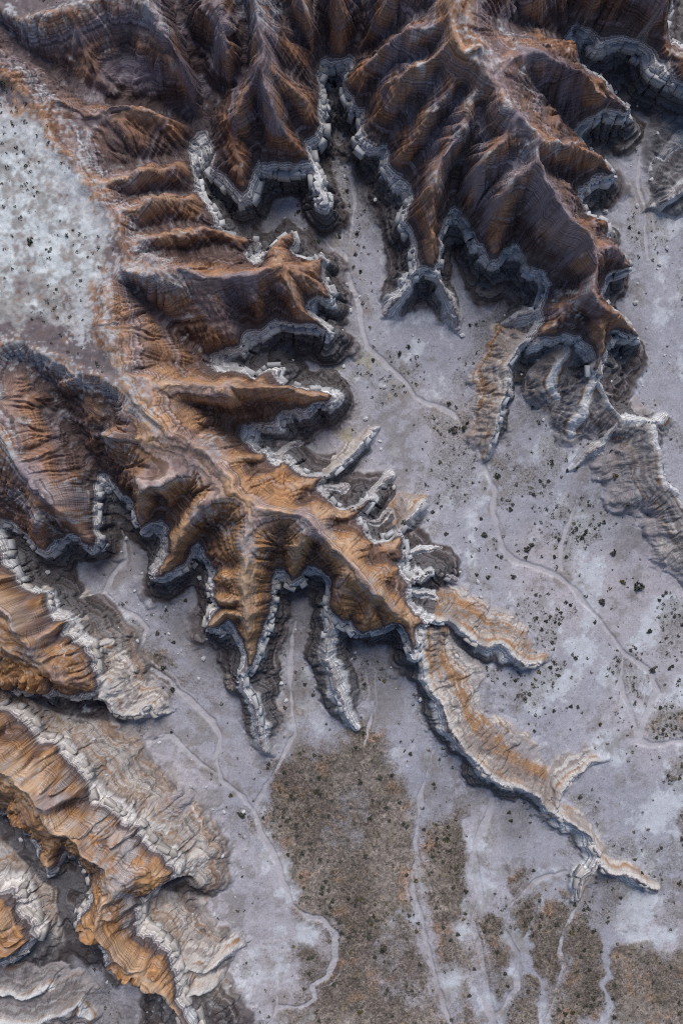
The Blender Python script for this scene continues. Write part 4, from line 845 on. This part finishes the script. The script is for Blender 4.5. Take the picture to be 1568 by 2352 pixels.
INFO = {
 'P': ('plateau', 'pale shrub-dotted plateau with brown finger spurs reaching towards the upper canyon'),
 'E': ('badland_ridge', 'ochre ridge with star-shaped white-edged head beside the upper canyon wash'),
 'C': ('badland_ridge', 'long bright ochre ridge with many white-rimmed spurs standing mid-valley'),
 'W': ('badland_ridge', 'mauve and brown ridge with scalloped pale ledge above the western side canyon'),
 'A': ('badland_ridge', 'dark brown pyramid-like ridge with white cliff rim, west of the slot canyon'),
 'B': ('badland_ridge', 'huge dark brown ridge with bright sinuous crest and white rim, east of slot canyon'),
 'N': ('badland_ridge', 'smooth brown mesa with white cliff curving round a shadowed alcove'),
 'S': ('badland_ridge', 'ochre ridge with cream cliffs and a long tilted cream slab at its foot'),
 'T': ('badland_ridge', 'orange ridge with a pale shrub-dotted crest and blocky cream cliffs'),
 'K': ('badland_ridge', 'small orange knob ridge with pale cliffs behind the pale-crested orange ridge'),
 'f1': ('rock_fin', 'narrow white rock fin running from the ochre ridge down to a blunt snout'),
 'f2': ('rock_fin', 'thin blocky white rock fin between two shadowed side gullies'),
 'f3': ('hogback', 'long cream-topped hogback with broad ochre-striped slab on one side'),
 'f4': ('hogback', 'low curved hogback with a hooked end beyond the broad striped slab'),
 'f5': ('hogback', 'lowest little hogback with a thin white lip on the grey flat'),
 'f6': ('hogback', 'short orange-backed hogback with a dark cliff, tied to the ochre ridge'),
 'f9': ('rock_fin', 'brown and white striped rock fin ending beside the bend of the main wash'),
 'f10': ('hogback', 'grey terraced hogback with finely banded slopes facing the open valley'),
 'f13': ('rock_fin', 'dark grey rounded rock shoulder beside the narrow eastern wash'),
 'f17': ('hogback', 'broad cream cracked slab tongue dipping to the side valley floor'),
 'f18': ('rock_fin', 'rounded banded grey-brown hummock at the foot of the small orange knob'),
}
tag(sheet('valley_floor', (fp == 3), M_FLOOR), 'mauve-grey valley floor with pale patches between the ridges', 'valley floor', kind='structure')
tag(sheet('dry_wash', (fp == 4), M_FLOOR), 'winding smooth dry wash channels threading the valley floor', 'dry wash', kind='structure')
tag(sheet('terrain', (fp == 9), M_FLOOR), 'rolling badland terrain surrounding the ridges', 'terrain', kind='structure')
CLIFFS = {}
for k, mname in enumerate(masses):
    mk = (fl_ == k)
    if (mk & (fp < 3)).sum() < 30: continue
    nm, lb = INFO[mname]
    root = bpy.data.objects.new(nm, None); C.objects.link(root); tag(root, lb, nm.replace('_', ' '), kind='structure')
    for pn, pid, mt in (('crest_slope', 0, M_SLOPE), ('white_cliff', 1, M_ROCK), ('foot_slope', 2, M_TALUS)):
        o = sheet(pn, mk & (fp == pid), mt, root)
        if pid == 1: CLIFFS[mname] = o
print('sheets', round(time.time()-T0, 1))
NEAR = {'P': 'the pale plateau edge', 'E': 'the star-headed ochre ridge', 'C': 'the long mid-valley ochre ridge', 'W': 'the mauve scalloped ridge', 'A': 'the dark pyramid-like ridge', 'B': 'the huge dark brown ridge', 'N': 'the alcove mesa', 'S': 'the ochre ridge with cream slab', 'T': 'the pale-crested orange ridge', 'K': 'the small orange knob ridge', 'f1': 'the blunt white rock fin', 'f2': 'the thin blocky fin', 'f3': 'the long striped hogback', 'f4': 'the hooked hogback', 'f5': 'the lowest little hogback', 'f6': 'the short orange-backed hogback', 'f9': 'the brown striped fin', 'f10': 'the grey terraced hogback', 'f13': 'the dark rock shoulder', 'f17': 'the cream slab tongue', 'f18': 'the banded hummock'}
def near(x, y):
    i_ = int(np.clip(round((x-cx[0])/CD), 0, CX.shape[1]-1)); j_ = int(np.clip(round((y-cy[0])/CD), 0, CX.shape[0]-1)); k_ = ML[j_, i_]
    return NEAR[masses[k_]] if k_ >= 0 else 'the open valley'
def hat(x, y):
    i = np.clip((np.asarray(x)-gx[0])/DX, 0, NX-1.001); j = np.clip((np.asarray(y)-gy[0])/DX, 0, NY-1.001); i0 = i.astype(int); j0 = j.astype(int); a_ = i-i0; b_ = j-j0
    return (h[j0, i0]*(1-a_)+h[j0, i0+1]*a_)*(1-b_)+(h[j0+1, i0]*(1-a_)+h[j0+1, i0+1]*a_)*b_

# ------------------------------------------------------------------ shrubs
def shrub_geo(r, n):
    """a low uneven dome of small leaf sprays"""
    th = r.random(n)*2*math.pi; ph = np.arccos(r.random(n)*0.95+0.02); rad = 0.28+0.22*r.random(n)
    lob = 1+0.25*np.sin(th*3+r.random()*6)
    p = np.stack([np.cos(th)*np.sin(ph)*rad*lob, np.sin(th)*np.sin(ph)*rad*lob, np.cos(ph)*rad*1.0+0.05], 1)
    A_ = r.normal(size=(n, 3)); A_ /= np.linalg.norm(A_, axis=1)[:, None]; B_ = np.cross(A_, r.normal(size=(n, 3))); B_ /= np.linalg.norm(B_, axis=1)[:, None]
    s = (0.09+0.10*r.random(n))[:, None]
    v = np.stack([p-A_*s-B_*s*.6, p+A_*s-B_*s*.6, p+A_*s*.5+B_*s, p-A_*s*.5+B_*s], 1).reshape(-1, 3)
    v[:, 2] = np.maximum(v[:, 2], -0.02)
    return v, np.arange(n*4).reshape(-1, 4)
def mk_mesh(name, v, f, mat):
    me = bpy.data.meshes.new(name); me.vertices.add(len(v)); me.vertices.foreach_set('co', np.asarray(v, np.float32).ravel())
    f = np.asarray(f, np.int32); me.loops.add(f.size); me.loops.foreach_set('vertex_index', f.ravel()); me.polygons.add(len(f)); me.polygons.foreach_set('loop_start', np.arange(len(f), dtype=np.int32)*f.shape[1])
    me.update(calc_edges=True); me.materials.append(mat); return me
cand = []
def scatter(n, prob, smin, smax, kind=None, power=2.2):
    x = rng.uniform(-84, 84, n); y = rng.uniform(-122, 122, n)
    i = np.clip(np.round((x-gx[0])/DX).astype(int), 0, NX-1); j = np.clip(np.round((y-gy[0])/DX).astype(int), 0, NY-1)
    k = rng.random(n) < prob[j, i]
    s = smin+(smax-smin)*rng.random(n)**power
    for a_, b_, c_ in zip(x[k], y[k], s[k]): cand.append((a_, b_, c_))
openf = flr*(1-wash)*(dw > 0.4)
cl_n = sm(-0.2, 0.5, fbm(X, Y, 11, 3, 90)+0.4*fbm(X, Y, 3, 2, 91))
east = sm(5, 45, X)*sm(20, -10, Y)*sm(-75, -40, Y)
nw2 = sm(5, 0.8, dw)
scatter(42000, openf*(1-scr)*(0.05+0.5*cl_n)*(0.4+0.9*np.clip(east, 0, 1)+0.8*nw2), 0.35, 0.95)
scatter(36000, openf*scr*(0.15+0.85*cl_n), 0.35, 1.1, power=2.5)
scatter(30000, flat*sm(0.7, 0.3, slope)*sm(-30, -60, X)*0.8*(0.25+cl_n), 0.22, 0.75)
for u, v, s in [(1040,990,1.9),(556,1869,1.9),(1464,1346,2.2),(1380,1382,1.6),(880,2180,1.8),(135,355,1.2),(185,655,1.3),(128,352,1.1),(1500,1540,1.4),(1405,1270,1.5),(1210,1260,1.5),(1218,1252,1.3),(1333,1234,1.2),(920,1198,1.2),(1110,1228,1.3),(935,800,1.1),(915,815,1.2),(1062,985,1.3),(1140,1092,1.2),(1170,1170,1.1),(1177,1325,1.2),(1492,1450,1.3),(827,1790,1.4),(870,1780,1.5),(1400,1095,1.2),(1425,1160,1.3),(1320,1510,1.2),(1185,1515,1.0),(400,1580,1.2),(380,1530,1.2)]:
    x, y = P(u, v, 0.5); cand.append((x, y, s))
scatter(130000, openf*(0.05+0.35*cl_n)*(0.4+0.6*np.clip(east, 0, 1)+0.6*nw2+0.8*scr), 0.18, 0.42)
cand.sort(key=lambda c: -c[2])
xs = np.array([c[0] for c in cand]); ys = np.array([c[1] for c in cand]); ss = np.array([c[2] for c in cand]); zs = hat(xs, ys)
i = np.clip(np.round((xs-gx[0])/DX).astype(int), 0, NX-1); j = np.clip(np.round((ys-gy[0])/DX).astype(int), 0, NY-1)
zone = np.where(flat[j, i] > 0.5, 2, np.where(scr[j, i] > 0.5, 1, 0))
kind = rng.choice(3, len(cand), p=(0.6, 0.08, 0.32))
SHM = [[mk_mesh('desert_shrub', *shrub_geo(np.random.default_rng(100+k*10+q), 46), M_SH[k]) for q in range(4)] for k in range(3)]
ADJ = ['dark green', 'olive yellow', 'grey-brown']; PLC = ['rounded desert shrub on the open grey valley floor', 'desert shrub in the brown scrub of the lower valley', 'desert shrub on the pale plateau top']
NI = 290
for k in range(min(NI, len(cand))):
    o = bpy.data.objects.new('desert_shrub', SHM[kind[k]][k % 4]); C.objects.link(o)
    o.location = (xs[k], ys[k], zs[k]-0.04); o.rotation_euler = (0, 0, rng.random()*6.28); s = ss[k]; o.scale = (s, s*(0.8+0.3*rng.random()), s*0.75)
    nm_ = near(xs[k], ys[k]); size = 'large ' if s > 1.25 else ''
    plc = 'on the pale plateau top' if zone[k] == 2 and nm_.startswith('the pale plateau') else ('in brown scrub' if zone[k] == 1 else ('beside the dry wash' if dw[j[k], i[k]] < 1.6 else 'on bare ground'))
    lb = size+ADJ[kind[k]]+' desert shrub '+plc+('' if zone[k] == 2 and 'plateau top' in plc else ' near '+nm_)
    tag(o, lb, 'shrub', 'shrubs: '+lb)
for kk in range(3):
    V = []; F = []; n0 = 0; r = np.random.default_rng(500+kk)
    for q in np.flatnonzero((kind == kk) & (np.arange(len(cand)) >= NI)):
        v, f = shrub_geo(r, 16 if ss[q] > 0.42 else 6); v = v*1.15*np.array((ss[q], ss[q], ss[q]*0.75))+np.array((xs[q], ys[q], zs[q]-0.03)); V.append(v); F.append(f+n0); n0 += len(v)
    if V:
        o = bpy.data.objects.new('low_scrub', mk_mesh('low_scrub', np.concatenate(V), np.concatenate(F), M_SH[kk])); C.objects.link(o)
        tag(o, ADJ[kk]+' small scrub plants sprinkled over the flats', 'scrub', kind='stuff')
print('shrubs', len(cand), round(time.time()-T0, 1))

# ------------------------------------------------------------------ jointed blocks standing along the white rim
def block_mesh(r, mat):
    """an upright rock block with a worn, inset top"""
    b = np.array([(-.5,-.5),(.5,-.5),(.5,.5),(-.5,.5)]); v = []
    for z, k in ((-.6, 1.0), (.3, 1.0), (.5, .84)):
        for q in b: v.append((q[0]*k+r.normal()*.07, q[1]*k+r.normal()*.07, z+r.normal()*.05))
    f = [(3,2,1,0)] + [(a_+o_, (a_+1) % 4+o_, (a_+1) % 4+o_+4, a_+o_+4) for o_ in (0, 4) for a_ in range(4)] + [(8,9,10,11)]
    return mk_mesh('caprock_block', v, f, mat)
rb = np.random.default_rng(77)
def mat_block(name, c1, c2):
    m = mat_plain(name, c1, c2, 1.6, 0.9, 0.5); n = m.node_tree; L = n.links; b = n.nodes['Principled BSDF']
    src = b.inputs['Base Color'].links[0].from_socket
    for q_ in n.nodes:
        if q_.bl_idname == 'ShaderNodeMapRange': q_.inputs[3].default_value = 0.86; q_.inputs[4].default_value = 1.08
    ge = n.nodes.new('ShaderNodeNewGeometry'); sp = n.nodes.new('ShaderNodeSeparateXYZ'); L.new(ge.outputs['Position'], sp.inputs[0])
    tn = n.nodes.new('ShaderNodeTexNoise'); tn.noise_dimensions = '1D'; tn.inputs['Scale'].default_value = 2.2; tn.inputs['Detail'].default_value = 3; L.new(sp.outputs[2], tn.inputs['W'])
    mr = n.nodes.new('ShaderNodeMapRange'); mr.inputs[1].default_value = 0.35; mr.inputs[2].default_value = 0.6; mr.inputs[3].default_value = 0.62; mr.inputs[4].default_value = 1.05; L.new(tn.outputs['Fac'], mr.inputs[0])
    mx = n.nodes.new('ShaderNodeMix'); mx.data_type = 'RGBA'; mx.blend_type = 'MULTIPLY'; mx.inputs[0].default_value = 1; L.new(src, mx.inputs[6]); L.new(mr.outputs[0], mx.inputs[7]); L.new(mx.outputs[2], b.inputs['Base Color'])
    return m
BLK = [[block_mesh(rb, m_) for _ in range(10)] for m_ in (mat_block('white_caprock', (.43,.435,.455), (.60,.605,.62)), mat_block('cream_caprock', (.49,.455,.42), (.64,.60,.565)))]
def true_line(pts, closed):
    """where a surveyed line really runs once the natural unevenness is added"""
    p = np.array(pts, np.float64)
    if closed: p = np.vstack([p, p[:1]])
    out = [p[:1]]
    for a_, b_ in zip(p[:-1], p[1:]):
        k_ = max(2, int(np.hypot(*(b_-a_))/0.3)); out.append(a_+(b_-a_)*np.linspace(0, 1, k_+1)[1:, None])
    q = np.vstack(out); px, py = q[:, 0].copy(), q[:, 1].copy()
    for _ in range(6):
        ox, oy = off(px, py); px = q[:, 0]-ox; py = q[:, 1]-oy
    return px, py
count = {}; nb = 0; rej = {}
def lay_row(px, py, sgn, cuesta, skip, tier=0):
    """a row of jointed blocks along a line; sgn gives the open (cliff) side"""
    global nb
    seg = np.hypot(np.diff(px), np.diff(py)); S_ = np.concatenate([[0], np.cumsum(seg)]); pos = 0.5
    while pos < S_[-1]-1.5:
        L = 1.1+1.9*rb.random()**1.6
        x0, y0 = np.interp(pos, S_, px), np.interp(pos, S_, py); x1, y1 = np.interp(pos+L, S_, px), np.interp(pos+L, S_, py); pos += L
        xm, ym = np.interp(pos-L/2, S_, px), np.interp(pos-L/2, S_, py); ch = math.hypot(x1-x0, y1-y0)
        rej['n'] = rej.get('n', 0)+1
        if abs(xm) > 83 or abs(ym) > 121 or ch < L*0.55 or rb.random() < skip+0.6*float(sm(0.05, 0.35, fbm(np.float64(xm), np.float64(ym), 7, 3, 47))): continue
        tx, ty = (x1-x0)/ch, (y1-y0)/ch; nx_, ny_ = ty*sgn, -tx*sgn
        dep = 1.0+0.5*rb.random(); T = (1.2 if cuesta else 1.5)+0.7*rb.random(); push = (0.45 if cuesta else 0.35)+0.3*rb.normal()*0.6+tier*0.85
        x, y = xm+nx_*push, ym+ny_*push
        ix, jy = int(round((x-gx[0])/DX)), int(round((y-gy[0])/DX)); xi_, yi_ = xm-nx_*0.5, ym-ny_*0.5
        mname = masses[lab[jy, ix]] if lab[jy, ix] >= 0 else None; par = CLIFFS.get(mname)
        if par is None or count.get(mname, 0) >= 290: continue
        top = float(hat(xm-nx_*0.2, ym-ny_*0.2)); top = min(top, ZR+0.5)-(0.25 if cuesta else 0.55)-0.5*rb.random()-tier*1.45
        if top-float(flo[jy, ix]) < 1.8 or float(hat(xm+nx_*2.4, ym+ny_*2.4)) > top-0.8: rej[mname] = rej.get(mname, 0)+1; continue
        count[mname] = count.get(mname, 0)+1; nb += 1
        o = bpy.data.objects.new('caprock_block', BLK[1 if (x < -25 and y < -15) or mname in ('f3', 'f6', 'f4', 'f5') else 0][rb.integers(10)]); C.objects.link(o); o.parent = par
        o.location = (x, y, top-T*0.5); o.scale = (ch*1.0, dep, T)
        o.rotation_euler = (rb.normal()*0.04, rb.normal()*0.04, math.atan2(ty, tx)+rb.normal()*0.05)
for r in rimw:
    A2 = sum(r[k][0]*r[(k+1) % len(r)][1]-r[(k+1) % len(r)][0]*r[k][1] for k in range(len(r)))
    for tier in (0,): lay_row(*true_line(r, True), 1.0 if A2 > 0 else -1.0, False, (0.12, 0.3)[tier], tier)
for name, ln, wleft, wright in CUE:
    if name in ('f10', 'f13', 'f18', 'f21', 'f22'): continue
    lay_row(*true_line([p[:2] for p in wl(ln)], False), -1.0 if wleft < wright else 1.0, True, 0.3)
# fallen boulders on the foot slopes
ok = ((part == 2) | ((part == 3) & (d > -14))) & (np.abs(X) < 78) & (np.abs(Y) < 117) & (slope < 1.0)
cells = rb.choice(np.flatnonzero(ok.ravel()), 130, replace=False)
def boulder_mesh(r):
    import bmesh
    bm = bmesh.new(); bmesh.ops.create_icosphere(bm, subdivisions=1, radius=0.5)
    for v in bm.verts: v.co *= 0.75+0.5*r.random()
    me = bpy.data.meshes.new('boulder'); bm.to_mesh(me); bm.free(); me.materials.append(M_BLOCK); return me
BM_ = [boulder_mesh(rb) for _ in range(6)]
for q, c in enumerate(cells):
    jy, ix = divmod(int(c), NX); x, y = float(X[jy, ix]), float(Y[jy, ix]); sz = 0.35+0.75*rb.random()**2
    o = bpy.data.objects.new('boulder', BM_[q % 6]); C.objects.link(o); o.location = (x, y, float(h[jy, ix])+sz*0.12); o.scale = (sz*1.3, sz, sz*0.8); o.rotation_euler = (0, 0, rb.random()*6)
    lb = ('large ' if sz > 0.8 else 'small ')+'pale fallen boulder below '+near(x, y); tag(o, lb, 'boulder', 'boulders: '+lb)
print('blocks', nb, count, rej, round(time.time()-T0, 1))
